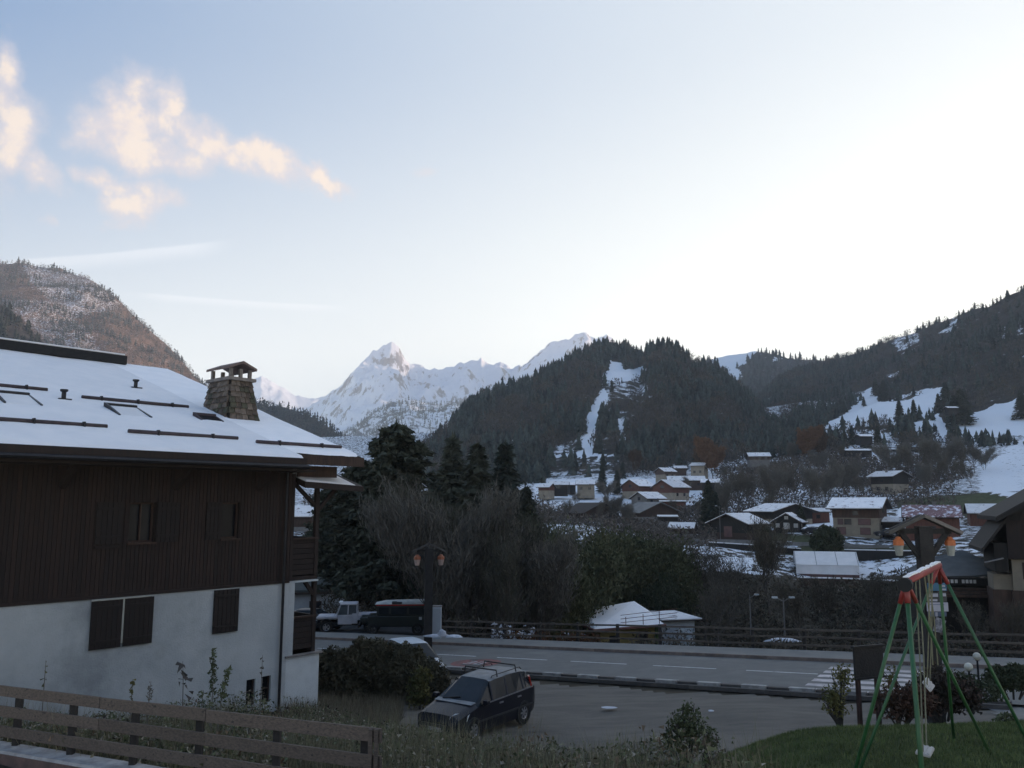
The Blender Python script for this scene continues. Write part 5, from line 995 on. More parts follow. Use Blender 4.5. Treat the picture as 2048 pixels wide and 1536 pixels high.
# ---------------------------------------------------------------- twin lantern posts
m_orange = mat('orange_lantern', (.55, .16, .05), (.45, .11, .03), .5, 6); m_opal = mat('opal_glass', (.36, .36, .32), (.28, .28, .25), .4, 6); m_opalw = mat('pinkish_opal', (.5, .36, .3), (.42, .3, .26), .4, 5)
m_lroof = mat('lantern_roof', (.10, .09, .08), (.07, .063, .058), .85, 5)
def lantern_post(label, base, rz, H, W, m_l, m_g, drop, postw=.42, lr=.16, lh=.6):
    t = thing('lantern_post', label, 'street lamp', base, rz, 'twin lantern posts along the road')
    MB().box(-postw / 2, postw / 2, -postw / 2, postw / 2, -.6, H - .25).build('post', m_post, t)
    hw = W / 2; rise = hw * .48
    for s in (-1, 1):
        sx = -s
        a = Vector((0, 0, H)); b = Vector((s * hw * 1.42, 0, H - rise * 1.42))
        r_ = MB().beam(a, b, .26, .05); r_.build('roof', m_lroof, t)
        for kk in (-.15, .15): MB().beam(a + Vector((0, kk, .03)), b + Vector((0, kk, .03)), .04, .085).build('verge_board', m_cap if (m_l is m_orange and s > 0) else m_lroof, t)
        MB().beam((s * hw * .2, 0, H - rise - .75), (s * hw * .95, 0, H - rise * 1.1), .12, .12).build('brace', m_post, t)
        zl = H - rise * 1.25 - drop
        MB().tube([(s * hw, 0, H - rise), (s * hw, 0, zl)], .014, 5).build('chain', m_metal, t)
        g = MB().lathe([(.02, 0), (lr * .5, -.02), (lr * .62, -.12 * lh), (lr * 1.05, -.22 * lh), (lr * 1.1, -.46 * lh), (lr, -.47 * lh)], 8, c=(s * hw, 0, zl)).build('lantern', m_l, t)
        MB().lathe([(lr, -.47 * lh), (lr * .66, -lh), (0.001, -lh - .01)], 8, c=(s * hw, 0, zl)).build('lantern_glass', m_g, g)
    MB().beam((-hw * 1.05, 0, H - rise - .06), (hw * 1.05, 0, H - rise - .06), .12, .14).build('cross_beam', m_post, t)
    return t
b1 = at(856, 1275, 49); lantern_post('wooden lantern post with two pinkish lanterns beyond the road by the off-roader', b1, R(8), 5.25, 1.36, mat('dull_orange_lantern', (.42, .13, .06), (.3, .1, .05), .5, 6), m_opalw, .18, .46, .19, .62)
b2 = at(1882, 1400, 22.3); LPZ = b2.z
lp2 = lantern_post('tall wooden lantern post with orange-topped lanterns behind the swing', (b2.x - .15, b2.y, b2.z), R(-4), 4.66, 1.32, m_orange, m_opal, .12, .34, .13, .5)
# little signs fixed to the right post
m_blue = mat('blue_sign', (.03, .13, .22), (.025, .1, .18), .5, 6); m_wsign = mat('white_sign', (.36, .35, .40), (.3, .29, .34), .6, 6); m_bsign = mat('dull_blue_sign', (.09, .12, .2), (.06, .08, .13), .6, 8)
def sign_at(label, px0, py0, px1, py1, Y, m, extra=None):
    a, b = at(px0, py1, Y), at(px1, py0, Y); t = thing('road_sign', label, 'sign', a); w, h = b.x - a.x, b.z - a.z
    MB().box(0, w, 0, .03, 0, h).build('sign_face', m, t, bevel=.005); MB().box(w * .3, w * .7, .03, .06, h * .2, h * .8).build('bracket', m_metal, t)
    if extra: 
        for (x0, x1, z0, z1, mm) in extra: MB().box(w * x0, w * x1, -.012, -.001, h * z0, h * z1).build('sign_mark', mm, t)
sign_at('blue sign, topmost on the right lantern post', 1856, 1166, 1893, 1182, 22.05, m_blue, [(.62, .94, .1, .3, m_wsign), (.66, .9, .5, .75, m_wsign)])
sign_at('grey mottled sign under the blue sign', 1855, 1185, 1893, 1204, 22.02, m_plastic, [(.04, .55, .55, .9, m_wsign), (.66, .95, .6, .92, m_wsign), (.1, .5, .08, .3, m_wsign)])
sign_at('white sign in the middle of the sign stack', 1855, 1205, 1896, 1223, 21.98, m_wsign, [(.1, .8, .75, .8, m_bsign)])
sign_at('blue and white sign, lowest of the stack on the lantern post', 1857, 1224, 1893, 1233, 22.0, m_bsign, [(.38, .5, 0.02, .95, m_wsign)])
po = at(1866, 1262, 21.9); pa = thing('poster', 'creased pale poster hanging askew below the sign stack', 'poster', po); MB().add([(0, 0, 0), (.22, .02, -.05), (.36, 0, .25), (.1, -.02, .36), (0, 0, .01)], [(0, 1, 2, 3, 4)]).build('sheet', mat('mottled_paper', (.3, .3, .34), (.08, .08, .1), .7, 14), pa).modifiers.new('s', 'SOLIDIFY').thickness = .01
# dark notice board on two posts
nb_ = at(1737, 1425, 20.5); nbt = thing('notice_board', 'dark wooden notice board on two posts behind the swing', 'notice board', nb_, R(22))
a_ = .38
for x in (-.27, .31): MB().box(x - .045, x + .045, -.04, .04, -.3, 1.45).build('post', mat('reddish_post', (.07, .035, .03), (.05, .028, .024), .85, 5) if x < 0 else bpy.data.materials['reddish_post'], nbt)
MB().box(-.42, .46, -.10, -.045, .80, 1.52).build('board', m_post, nbt); 
for z in (.78, 1.50): MB().box(-.46, .50, -.13, -.04, z, z + .05).build('frame', m_darkw, nbt)
# globe lamps
m_globe = mat('globe_glass', (.55, .53, .44), (.45, .43, .36), .35, 8)
for px, py, pb, Y, lab in [(1942, 1334, 1398, 24, 'white globe garden lamp on a short post, nearer of the pair'), (1959, 1313, 1380, 25.5, 'white globe garden lamp on a short post, farther of the pair')]:
    c = at(px, py, Y); b = at(px, pb, Y); t = thing('globe_lamp', lab, 'garden lamp', b, 0, 'globe lamps by the path'); h = c.z - b.z
    MB().lathe([(.05, -.4), (.05, .0), (.032, .05), (.028, h - .12), (.06, h - .11), (.06, h - .08)], 10).build('pole', m_black, t)
    MB().lathe([(.04, -.11)] + [(.115 * math.cos(a), .115 * math.sin(a)) for a in [R(k) for k in range(-75, 91, 15)]], 16, c=(0, 0, h)).build('globe', m_globe, t, smooth=True)
# double street lamp and masts in the valley
def mast(label, px, pt, pb, Y, arms):
    b = at(px, pb, Y); h = at(px, pt, Y).z - b.z; t = thing('lamp_mast', label, 'street lamp', b); MB().tube([(0, 0, -.5), (0, 0, h)], [.07, .04], 7).build('pole', m_greyr, t)
    for s in arms:
        MB().tube([(0, 0, h - .25), (s * .45, 0, h)], .03, 5).build('arm', m_greyr, t); MB().box(s * .62 - .2, s * .62 + .2, -.12, .12, h - .04, h + .1).build('lamp_head', m_lamp, t, bevel=.03)
mast('pale double-headed lamp on a thin pole below the road fence', 1571, 1196, 1298, 62, (-1, 1))
mast('thin tall mast with one lamp beside the long dark barn', 1441, 1012, 1080, 160, (-1,))
mast('thin pale mast among the bare trees left of the village', 1502, 1190, 1262, 75, (1,))
# utility cabinet and snow lumps by the left lantern post
cb = at(871, 1270, 50); ct = thing('utility_cabinet', 'pale grey utility cabinet right of the left lantern post', 'cabinet', (cb.x, cb.y, cb.z)); MB().box(-.33, .33, -.2, .2, -.2, 1.62).build('cabinet', m_whiter, ct, bevel=.02); MB().box(-.36, .36, -.23, .23, 1.62, 1.67).build('lid', m_conc, ct); MB().box(-.3, .3, -.215, -.201, .1, 1.5).build('door', m_whiter, ct)
m_snowd = mat('old_snow', (.55, .56, .60), (.4, .41, .45), .85, 5, .4, 12)
def lump(label, px, py, Y, sx, sy, sz, n=10, m=m_snowd):
    p = at(px, py, Y); mb = MB(); V = []; 
    rngl = random.Random(int(px)); 
    for i in range(5):
        a = i / 4 * 1.45; rr = math.cos(a); V.append([(sx * rr * math.cos(k / n * 6.283) * rngl.uniform(.8, 1.15), sy * rr * math.sin(k / n * 6.283) * rngl.uniform(.8, 1.15), sz * math.sin(a) * rngl.uniform(.85, 1.1) - .03) for k in range(n)])
    fs = [(i * n + k, i * n + (k + 1) % n, (i + 1) * n + (k + 1) % n, (i + 1) * n + k) for i in range(4) for k in range(n)] + [tuple(4 * n + k for k in range(n))]
    mb.add([v for r_ in V for v in r_], fs); o = mb.build('snow_heap', m, None, smooth=True, loc=p); tag(o, label, 'snow heap')
lump('flat heap of old snow beside the utility cabinet', 875, 1272, 48.2, .8, .3, .14)
lump('taller block of old snow at the fence end', 884, 1270, 48.1, .26, .24, .34)
lump('small snow heap farther right along the pavement edge', 908, 1273, 47.8, .5, .25, .13)
lump('small dirty snow patch lying on the car park', 1218, 1413, 30.3, .3, .16, .012)
lump('tiny snow patch on the car park near the grass', 1422, 1420, 28, .1, .12, .03)
lump('snow cap on the concrete block under the double lamp', 1565, 1282, 60, 1.2, .5, .25)

# ---------------------------------------------------------------- swing set
m_sg = mat('green_swing_paint', (.03, .115, .04), (.024, .085, .032), .45, 9, c3=(.05, .05, .03), s3=14, t3=(.62, .7)); m_sr = mat('red_swing_paint', (.24, .03, .028), (.2, .03, .028), .45, 7)
m_rope = mat('yellow_rope', (.19, .18, .11), (.13, .125, .08), .8, 20)
sw = thing('swing_set', 'green and red metal swing set with snow along its top bar', 'swing set')
AF = at(1812, 1163, 9.2); AR = at(1877, 1131, 11.4); AR.z = AF.z = (AF.z + AR.z) / 2; AF = at(1812, 1163, AF.z / uw(1812, 1163)[1]); AR = at(1877, 1131, AF.z / uw(1877, 1131)[1])
if AR.y - AF.y > 3.2: pass
bar = MB().tube([AF + (AF - AR).normalized() * .08, AR + (AR - AF).normalized() * .05], .042, 10); bo = bar.build('top_bar', m_sr, sw, smooth=True)
sv = MB(); K = 22
for k in range(K):
    a = AF + (AR - AF) * (k / K); b = AF + (AR - AF) * ((k + .97) / K); h = .008 + .014 * random.random(); sv.beam(a + Vector((0, 0, .042 + h / 2)), b + Vector((0, 0, .042 + h / 2)), .045 + .02 * random.random(), h)
sv.build('snow_strip', m_snow, bo)
def leg(apex, px, py, Y, r=.021):
    f = at(px, py, Y); f.z = gz(f.x, f.y) - .03; d = (f - apex)
    MB().tube([apex + d * .08, f], r, 8).build('leg', m_sg, sw, smooth=True); MB().tube([apex, apex + d * .095], r * 1.28, 8).build('sleeve', m_sr, sw, smooth=True)
leg(AF, 1690, 1550, 9.9); leg(AF, 1850, 1600, 8.4, .026); leg(AF, 1976, 1450, 11.8)
leg(AR, 1712, 1545, 10.8, .021); leg(AR, 1905, 1440, 12.6, .021); leg(AR, 2076, 1490, 11.4, .023)
MB().tube([AF + Vector((0, 0, -.03)), AF + (AF - AR).normalized() * .1 + Vector((0, 0, -.03))], .075, 10).build('end_cap', m_black, sw)
def swing(f, px, py, Y, label, tilt, seatm):
    c = at(px, py, Y); top = AF + (AR - AF) * f; d = (AR - AF).normalized(); t = thing('swing', label, 'swing', c, 0, 'swings hanging from the set')
    for s in (-.15, .15):
        a = top + d * s - c; mid = Matrix.Rotation(tilt, 3, 'Y') @ Vector((0, 0, 0)) + d * s * .9; MB().tube([a, (a + mid) / 2 + Vector((.01, 0, 0)), mid], .008, 5).build('rope', m_rope, t)
    q = Matrix.Rotation(math.atan2(d.y, d.x), 4, 'Z') @ Matrix.Rotation(tilt, 4, 'X')
    mb = MB(); mb.x = q; mb.box(-.16, .16, -.07, .07, -.015, .015); mb.build('seat', seatm, t, bevel=.008)
    for k in range(3): mb = MB(); mb.x = q; mb.box(-.15, .15, -.06 + k * .045, -.035 + k * .045, .016, .022); mb.build('seat_rib', seatm, t)
m_seat = mat('white_plastic_seat', (.42, .41, .4), (.34, .33, .32), .5, 6)
swing(.3, 1850, 1502, 9.0, 'swing with white seat hanging lowest under the red bar', .12, m_seat)
swing(.72, 1857, 1369, 11.0, 'swing with white seat twisted edge-on behind the nearer one', .9, m_seat)
for k, (f, px, py) in enumerate(((.5, 1866, 1330), (.6, 1876, 1330))):
    p = at(px, py, 10.4 + k * .3); a = AF + (AR - AF) * f; MB().tube([a, (a + p) / 2 + Vector((.02, 0, 0)), p], .008, 5).build('rope', m_rope, sw)
# grey path at the lower right
pp = [(1955, 1352), (2090, 1342), (2140, 1480), (1990, 1440), (1940, 1395)]
mb = MB(); gx, gy = np.meshgrid(np.linspace(11.2, 20, 34), np.linspace(17.5, 30, 40), indexing='ij'); q = np.stack([gx.ravel(), gy.ravel()], 1); zz = ground(q[:, 0], q[:, 1]) + .05; uq = q[:, 0] / q[:, 1]
ok = inpoly(uq, zz / q[:, 1], pp); gf = grid_faces(34, 40); gf = gf[ok[gf].all(1)]
if len(gf): tag(link('path', mesh_np('path', np.stack([q[:, 0], q[:, 1], zz], 1), gf, m_pave, None, True, 4)), kind='structure')
# ---------------------------------------------------------------- vegetation
def leaf_mat(name, c1, c2, rough=.85, c3=None, t3=(.58, .7)): return mat(name, c1, c2, rough, 1.6, spec=.2, c3=c3, s3=2.5, t3=t3)
m_bark = mat('grey_bark', (.12, .10, .088), (.08, .07, .062), .9, 6, .4); m_barkd = mat('dark_bark', (.06, .05, .044), (.04, .035, .03), .9, 6, .4)
m_twig = leaf_mat('grey_twigs', (.09, .085, .062), (.06, .057, .043)); m_twigb = leaf_mat('brown_twigs', (.12, .10, .075), (.08, .07, .054)); m_twigl = leaf_mat('pale_twigs', (.17, .155, .13), (.12, .11, .095))
m_needle = leaf_mat('dark_needles', (.06, .065, .045), (.036, .041, .03)); m_needle2 = leaf_mat('blue_green_needles', (.05, .06, .046), (.032, .04, .032))
m_olive = leaf_mat('olive_leaves', (.115, .115, .06), (.065, .07, .038)); m_dkleaf = leaf_mat('dark_green_leaves', (.065, .075, .042), (.04, .047, .028))
m_larch = leaf_mat('orange_larch_needles', (.20, .10, .05), (.12, .065, .035)); m_larchb = leaf_mat('brown_larch_needles', (.10, .055, .028), (.06, .038, .022))
m_weed = mat('weed_stems', (.1, .1, .1), attr=True, rough=.9, scale=3, spec=.15)
m_grass = mat('grass_blades', (.1, .1, .1), attr=True, rough=.85, scale=2, spec=.2)
m_leafg = leaf_mat('shrub_leaves_green', (.11, .12, .06), (.065, .075, .038)); m_leafy = leaf_mat('shrub_leaves_yellow', (.16, .14, .05), (.07, .075, .03)); m_leafr = leaf_mat('reddish_leaves', (.09, .045, .03), (.05, .03, .02))
def cards(C, size, elong=1., rs=None, upbias=0., ax=None):
    """one small triangle pair-free leaf per centre: V (n,3,3)"""
    n = len(C); r = rs or rng
    a = r.normal(size=(n, 3)) if ax is None else ax + r.normal(size=(n, 3)) * .35
    if upbias: a[:, 2] += upbias
    a /= np.linalg.norm(a, axis=1)[:, None] + 1e-9; b = np.cross(a, r.normal(size=(n, 3))); b /= np.linalg.norm(b, axis=1)[:, None] + 1e-9
    s = (size * (.6 + .8 * r.random(n)))[:, None]
    return np.stack([C + a * s * elong * .6, C - a * s * elong * .5 + b * s * .5, C - a * s * elong * .5 - b * s * .5], 1)
def cloud_mesh(name, V, m, cols=None):
    V = V.reshape(-1, 3); return mesh_np(name, V, np.arange(len(V)).reshape(-1, 3), m, cols)
def branchy(seed, H, levels=3, n0=7, spread=.5, stems=1, up=.75, r0=.12, curl=.15, first=.3):
    """trunk with limbs; returns a tube mesh builder and the points where twigs sit"""
    r = random.Random(seed); mb = MB(); tips = []
    def grow(p, d, ln, rad, lv):
        pts = [p]; k = 4 if lv == 0 else 3; q = p.copy(); dd = d.copy()
        for i in range(k):
            dd = (dd + Vector((r.gauss(0, curl), r.gauss(0, curl), r.gauss(0, curl) * .5 + (.10 if lv else .0)))).normalized(); q = q + dd * ln / k; pts.append(q)
        mb.tube(pts, [rad * (1 - .75 * i / k) + .004 for i in range(k + 1)], 5 if lv == 0 else 3, cap=False)
        if lv >= levels:
            for i in range(1, k + 1): tips.append((pts[i], dd))
            return
        if lv >= 1: tips.append((pts[-1], dd))
        nb = n0 if lv == 0 else max(3, n0 - 2 * lv)
        for i in range(nb):
            f = first + (1 - first) * (i + r.random()) / nb if lv == 0 else .25 + .75 * (i + r.random()) / nb; j = min(k - 1, int(f * k)); o = pts[j].lerp(pts[j + 1], f * k - j)
            a = r.random() * 6.283; side = Vector((math.cos(a), math.sin(a), 0)); nd2 = (dd * (up if lv == 0 else .8) + side * spread + Vector((0, 0, .25))).normalized()
            grow(o, nd2, ln * (.62 if lv == 0 else .58) * (1.15 - .5 * f if lv == 0 else 1) * r.uniform(.75, 1.15), rad * .5 * (1.2 - .6 * f), lv + 1)
    for s in range(stems):
        a = s / max(1, stems) * 6.283 + r.random(); off = Vector((math.cos(a), math.sin(a), 0)) * (.0 if stems == 1 else r.uniform(.1, .5)); grow(off + Vector((0, 0, -.3)), (Vector((0, 0, 1)) + off * .28).normalized(), H * (.78 if stems == 1 else r.uniform(.55, .8)), r0 * (1 if stems == 1 else .7), 0)
    return mb, tips
def twig_cloud(tips, per, size, elong, spread, seed, up=.6):
    r = np.random.default_rng(seed); P = np.array([t[0] for t in tips]); D = np.array([t[1] for t in tips]); P = np.repeat(P, per, 0) + r.normal(size=(len(P) * per, 3)) * spread; D = np.repeat(D, per, 0)
    D = D + np.array([0, 0, up]); D /= np.linalg.norm(D, axis=1)[:, None]; return cards(P, np.full(len(P), size), elong, r, ax=D)
TREE = {}
def tree_proto(key, seed, H, bark, leafm, kind, **kw):
    o = dict(levels=2, n0=9, spread=.55, per=10, size=.12, elong=4, sp=.22, stems=1, up=.75, r0=.12, first=.25); o.update(kw)
    mb, tips = branchy(seed, H, o['levels'], o['n0'], o['spread'], o['stems'], o['up'], o['r0'], first=o['first'])
    V = twig_cloud(tips, o['per'], o['size'], o['elong'], o['sp'], seed)
    TREE[key] = (mb.mesh('trunk', bark), cloud_mesh('crown', V, leafm))
def conifer_proto(key, seed, H, W, m, puffs=60, per=34, droop=.25, bark=None, pw=.8, irregular=.2, ln=.34, base=.06, tipup=0.):
    r = np.random.default_rng(seed); n = puffs; V = []; tb = MB(); tb.tube([(0, 0, -.4), (.02 * H * r.normal() * .3, 0, H * .5), (0, 0, H * .97)], [.028 * H * .5, .018 * H * .5, .02], 6)
    for i in range(n):
        h = base + (1 - base) * (i / n) ** .9; L_ = W * (1 - h) ** pw * (1 - irregular + 2 * irregular * r.random()) + .12; a = i * 2.4 + r.random(); d = np.array([math.cos(a), math.sin(a), 0.]); z0 = h * H
        e = d * L_ + np.array([0, 0, -droop * L_ + tipup * L_]); tb.tube([(0, 0, z0), tuple(np.array([0, 0, z0]) + e * .95)], [.03, .01], 3, cap=False)
        s = r.random(per) ** .6; C = np.array([0, 0, z0]) + s[:, None] * e + r.normal(size=(per, 3)) * np.array([.16, .16, .08]) * (.35 + L_ * .3)
        sd = np.array([-d[1], d[0], 0.]); wv = (r.random(per) - .5) * L_ * .5 * (1.1 - s); C = C + wv[:, None] * sd
        ax = d * .7 + sd * np.sign(wv)[:, None] * .5 + np.array([0, 0, -.25]); V.append(cards(C, np.full(per, ln), 1.9, r, ax=ax))
    t = np.array([0, 0, H]) + r.normal(size=(14, 3)) * np.array([.08, .08, .3]); V.append(cards(t, np.full(14, ln * .7), 2.4, r, ax=np.array([0, 0, 1.])))
    TREE[key] = (tb.mesh('trunk', bark or m_barkd), cloud_mesh('crown', np.concatenate(V), m))
def put(key, name, label, cat, loc, sc=1., group=None, rz=None, sx=None):
    t = thing(name, label, cat, loc, random.random() * 6.283 if rz is None else rz, group); t.scale = (sx or sc, sx or sc, sc)
    link('trunk', TREE[key][0], t); link('crown', TREE[key][1], t); return t
# prototypes, unit = metres
for i in range(3): tree_proto('bare%d' % i, 30 + i, 10.5, m_bark, m_twig, 'b', levels=2, n0=12, spread=.34, per=5, size=.055, elong=9, sp=.3, stems=3, up=1.0, r0=.17, first=.12)
for i in range(2): tree_proto('bareb%d' % i, 40 + i, 9., m_bark, m_twigb, 'b', levels=2, n0=11, spread=.6, per=9, size=.065, elong=7, sp=.3, r0=.13)
tree_proto('barel', 45, 10.5, m_bark, m_twigl, 'b', levels=2, n0=12, spread=.3, per=12, size=.06, elong=9, sp=.3, stems=4, up=1.1, r0=.08, first=.1)
for i in range(3): tree_proto('olive%d' % i, 50 + i, 8.2, m_barkd, m_olive if i < 2 else m_dkleaf, 'l', levels=2, n0=10, spread=.62, per=30, size=.2, elong=1.2, sp=.62, r0=.14, stems=2, first=.12)
for i in range(2): tree_proto('larch%d' % i, 60 + i, 12, m_barkd, (m_larch, m_larchb)[i], 'l', levels=2, n0=16, spread=.5, per=26, size=.4, elong=1.5, sp=.45, r0=.16, up=.5, first=.12)
for i in range(3): conifer_proto('fir%d' % i, 70 + i, 14, 2.9, m_needle if i != 1 else m_needle2, puffs=110, per=34, ln=.42)
conifer_proto('pine', 80, 16.0, 4.5, m_needle, puffs=190, per=95, droop=-.12, ln=.30, irregular=.35, base=.08, tipup=0., pw=.42)
# the big dark pine and its neighbours behind the vehicles
p = gat(792, 71); t = put('pine', 'pine_tree', 'big dark pine tree rising behind the off-road wagon and pickup', 'tree', p, 1.0, rz=.4)
p = gat(724, 78); put('pine', 'pine_tree', 'broad dark pine just left of the biggest pine, beside the chalet canopy', 'tree', p, .86, rz=2.2)
p = gat(672, 90); put('pine', 'pine_tree', 'dark pine showing below the chalet canopy above the white outbuilding', 'tree', p, .80, rz=3.9)
for k, (px, Y, sc, lab) in enumerate([(955, 108, 1.45, 'tall dark fir left of the village, highest of its trio'), (1010, 112, 1.5, 'dark fir in the middle of the trio left of the village'), (1052, 108, 1.12, 'shorter dark fir at the right end of the trio left of the village'), (905, 120, 1.5, 'dark fir just behind the bare trees near the big pine'), (868, 120, 1.1, 'dark fir squeezed beside the big pine')]):
    put('fir%d' % (k % 3), 'fir_tree', lab, 'tree', gat(px, Y), sc, 'dark firs between road and village', sx=sc * 1.25)
# bare trees right of the pine
bl = ['leftmost bare multi-stemmed tree next to the left lantern post', 'bare grey tree right behind the utility cabinet', 'tallest of the bare grey trees beyond the rail fence', 'fan-shaped bare grey tree in the middle of the bare row', 'bare tree with fine upright twigs below the dark fir trio', 'bare tree farther back between the pine and the fir trio', 'thin bare tree at the right end of the bare row', 'low bare tree close behind the rail fence']
for k, (px, Y, sc) in enumerate([(872, 60, 1.0), (905, 58, .98), (950, 62, .98), (985, 60, .8), (1030, 66, .82), (930, 70, 1.05), (1070, 63, .85), (1010, 56, .72)]):
    put('barel' if k in (1, 4, 6) else 'bare%d' % (k % 3), 'bare_tree', bl[k], 'tree', gat(px, Y), sc, 'bare grey trees beyond the rail fence')
ol = ['olive-leaved tree at the left of the green clump behind the road', 'olive tree left of centre in the green clump', 'yellow-green topped tree in the middle of the green clump', 'dark leafy tree in front of the green clump, above the pavilion roof', 'leafy tree just left above the pavilion roof', 'rounded leafy tree at the top of the green clump', 'dark leafy tree at the right of the green clump', 'last leafy tree right of the green clump, by the thin pale mast', 'low dark leafy tree behind the pavilion wing', 'tall leafy tree behind the green clump toward the village', 'wide leafy tree filling the clump between bare trees and pavilion', 'dark leafy tree standing behind the bare row']
for k, (px, Y, sc) in enumerate([(1085, 76, 1.18), (1130, 82, 1.2), (1190, 94, 1.3), (1225, 96, 1.25), (1105, 72, .95), (1255, 100, 1.3), (1310, 97, 1.2), (1352, 96, 1.12), (1345, 90, .8), (1120, 95, 1.3), (1088, 68, .9), (1040, 84, 1.25)]):
    put('olive%d' % (k % 3 if k != 2 else 0), 'leafy_tree', ol[k], 'tree', gat(px, Y), sc, 'dark green trees between road and village')
bb_ = ['thin dark bare tree left of the retaining wall', 'bare trunked tree in front of the retaining wall end', 'bare tree against the snowy bank below the retaining wall', 'spindly bare tree by the double-headed lamp', 'bare bushy tree below the white-roofed tent', 'dark bare tree right of the pavilion', 'bare tree under the terrace wall of the tent', 'brown bare tree behind the swing, over the rail fence', 'brown bare tree right behind the rail fence at far right', 'bare brown tree between awning and rail fence']
for k, (px, Y, sc) in enumerate([(1405, 100, 1.0), (1450, 92, .9), (1530, 104, 1.25), (1590, 80, .7), (1650, 90, .62), (1425, 80, .7), (1720, 88, .62), (1790, 66, .45), (1990, 54, .42), (1935, 56, .38)]):
    put('bareb%d' % (k % 2), 'bare_tree', bb_[k], 'tree', gat(px, Y), sc, 'dark bare trees on the river bank')
# trees in and above the village
vt = [(1450, 245, .95), (1475, 250, 1.15), (1500, 262, 1.2), (1545, 255, 1.2), (1590, 262, 1.3), (1620, 250, 1.0), (1650, 260, 1.15), (1530, 225, .8), (1570, 300, 1.2), (1690, 280, 1.1), (1480, 300, 1.0), (1715, 262, .8),
      (1795, 345, 1.3), (1830, 330, 1.4), (1860, 325, 1.5), (1895, 330, 1.5), (1930, 325, 1.4), (1955, 335, 1.2), (1975, 345, .9), (1880, 290, 1.0), (1920, 285, .9), (1850, 285, .8), (1945, 270, .8), (1195, 230, .9), (1225, 240, 1.), (1390, 250, .8), (1350, 260, .8), (1255, 215, .8), (1130, 240, .9), (1150, 300, .9), (1215, 330, 1.0), (1380, 350, 1.0), (1450, 380, 1.2), (1640, 380, 1.2), (1690, 400, 1.2), (1760, 395, 1.1), (1590, 420, 1.3), (1320, 400, 1.0), (1240, 400, 1.1)]
VL = ['bare tree just behind the tall lamp mast', 'bare tree behind the left roof end of the long dark barn', 'bare tree behind the right roof end of the long dark barn', 'bare tree rising behind the roof of the wide low chalet', 'taller bare tree behind the right end of the wide low chalet', 'bare tree behind the small orange-brown shed', 'bare tree left above the tall cream and brown house', 'low bare tree close behind the long dark barn', 'tall bare tree on the slope above the wide low chalet', 'bare tree above the roof of the tall cream and brown house', 'bare tree below the lone snow-roofed chalet under the forest', 'bare tree left of the lone upper chalet', 'bare brown tree at the left of the brown clump above the upper chalet', 'broad bare tree above the right roof edge of the upper chalet', 'bare brown tree left of centre in the brown clump', 'tallest bare brown tree of the clump, in its centre', 'bare brown tree right of centre in the brown clump', 'bare brown tree near the right end of the brown clump', 'last bare tree of the brown clump, against the snowy field', 'low bare tree beneath the middle of the brown clump', 'low bare tree beneath the right part of the brown clump', 'small bare tree just right of the upper chalet wall', 'small bare tree at the green field edge', 'bare tree in front of the brown snowless gabled house', 'bare tree right beside the brown snowless gabled house', 'bare tree between the grey gabled chalet and the carport', 'bare tree before the grey-roofed gabled house', 'small bare tree in front of the green clump top', 'bare tree below the left end of the village roofs', 'bare tree below the cream-walled chalet', 'bare tree left of the paired red gables', 'bare tree before the long chalet with a broad snowy roof', 'bare tree right of the orange village larch', 'bare tree below the meadow left of the long thin snowy barn', 'bare tree right behind the long thin snowy barn', 'bare tree under the slim firs of the meadow', 'bare tree between lone chalet and orange meadow larch', 'bare tree above the small steep-roofed chalet', 'bare tree above the paired red gables']
for k, (px, Y, sc) in enumerate(vt):
    lab = VL[k]; sc *= .72 if k >= 23 else 1
    put(('bareb%d' % (k % 2)) if k % 3 else 'barel', 'bare_tree', lab, 'tree', gat(px, Y), sc, ['bare trees between low chalet and upper field', 'bare trees right of the lone upper chalet', 'bare trees among the chalets'][0 if k < 12 else 1 if k < 23 else 2])
ln_ = [(1612, 415, 'larch0', 1.35, 'orange larch at the foot of the meadow'), (1428, 400, 'larch0', 1.45, 'orange larch among the village chalets'), (1412, 420, 'larch1', .9, 'brownish larch left of the orange village larch'), (1640, 420, 'larch1', .95, 'brown larch right of the orange larch by the meadow'), (1270, 440, 'larch1', .9, 'brown larch below the cut strip'), (1355, 880, 'larch1', 1.5, 'rusty larch high on the knoll')]
for px, Y, k_, sc, lab in ln_:
    if Y > 800: continue
    put(k_, 'larch_tree', lab, 'tree', gat(px, Y), sc)
def hz_at(px, Y):     # height of the highest surface under pixel column px at distance Y (ground or right-hand slope)
    u = uw(px, 1007)[0]; z = gz(u * Y, Y)
    for hn in ('wooded_ridge_right', 'wooded_knoll'):
        uH, tH, XH, YH, ZH, _ = HILLS[hn]; i = int(np.argmin(np.abs(uH - u))); y_ = YH[i]; 
        if y_[0] <= Y <= y_[-1]: z = max(z, float(np.interp(Y, y_, ZH[i])))
    return Vector((u * Y, Y, z))
def hill_at(px, py):     # the point of the slope seen at this pixel
    u, w = uw(px, py); best = None
    for hn in ('wooded_ridge_right', 'wooded_knoll'):
        uH, tH, XH, YH, ZH, _ = HILLS[hn]; i = int(np.argmin(np.abs(uH - u))); wv = ZH[i] / YH[i]; ok = np.where((wv[:-1] <= w) & (wv[1:] > w))[0]
        if len(ok):
            j = ok[0]; f = (w - wv[j]) / (wv[j + 1] - wv[j] + 1e-9); Y = YH[i][j] * (1 - f) + YH[i][j + 1] * f
            if best is None or Y < best.y: best = Vector((u * Y, Y, w * Y))
    return best
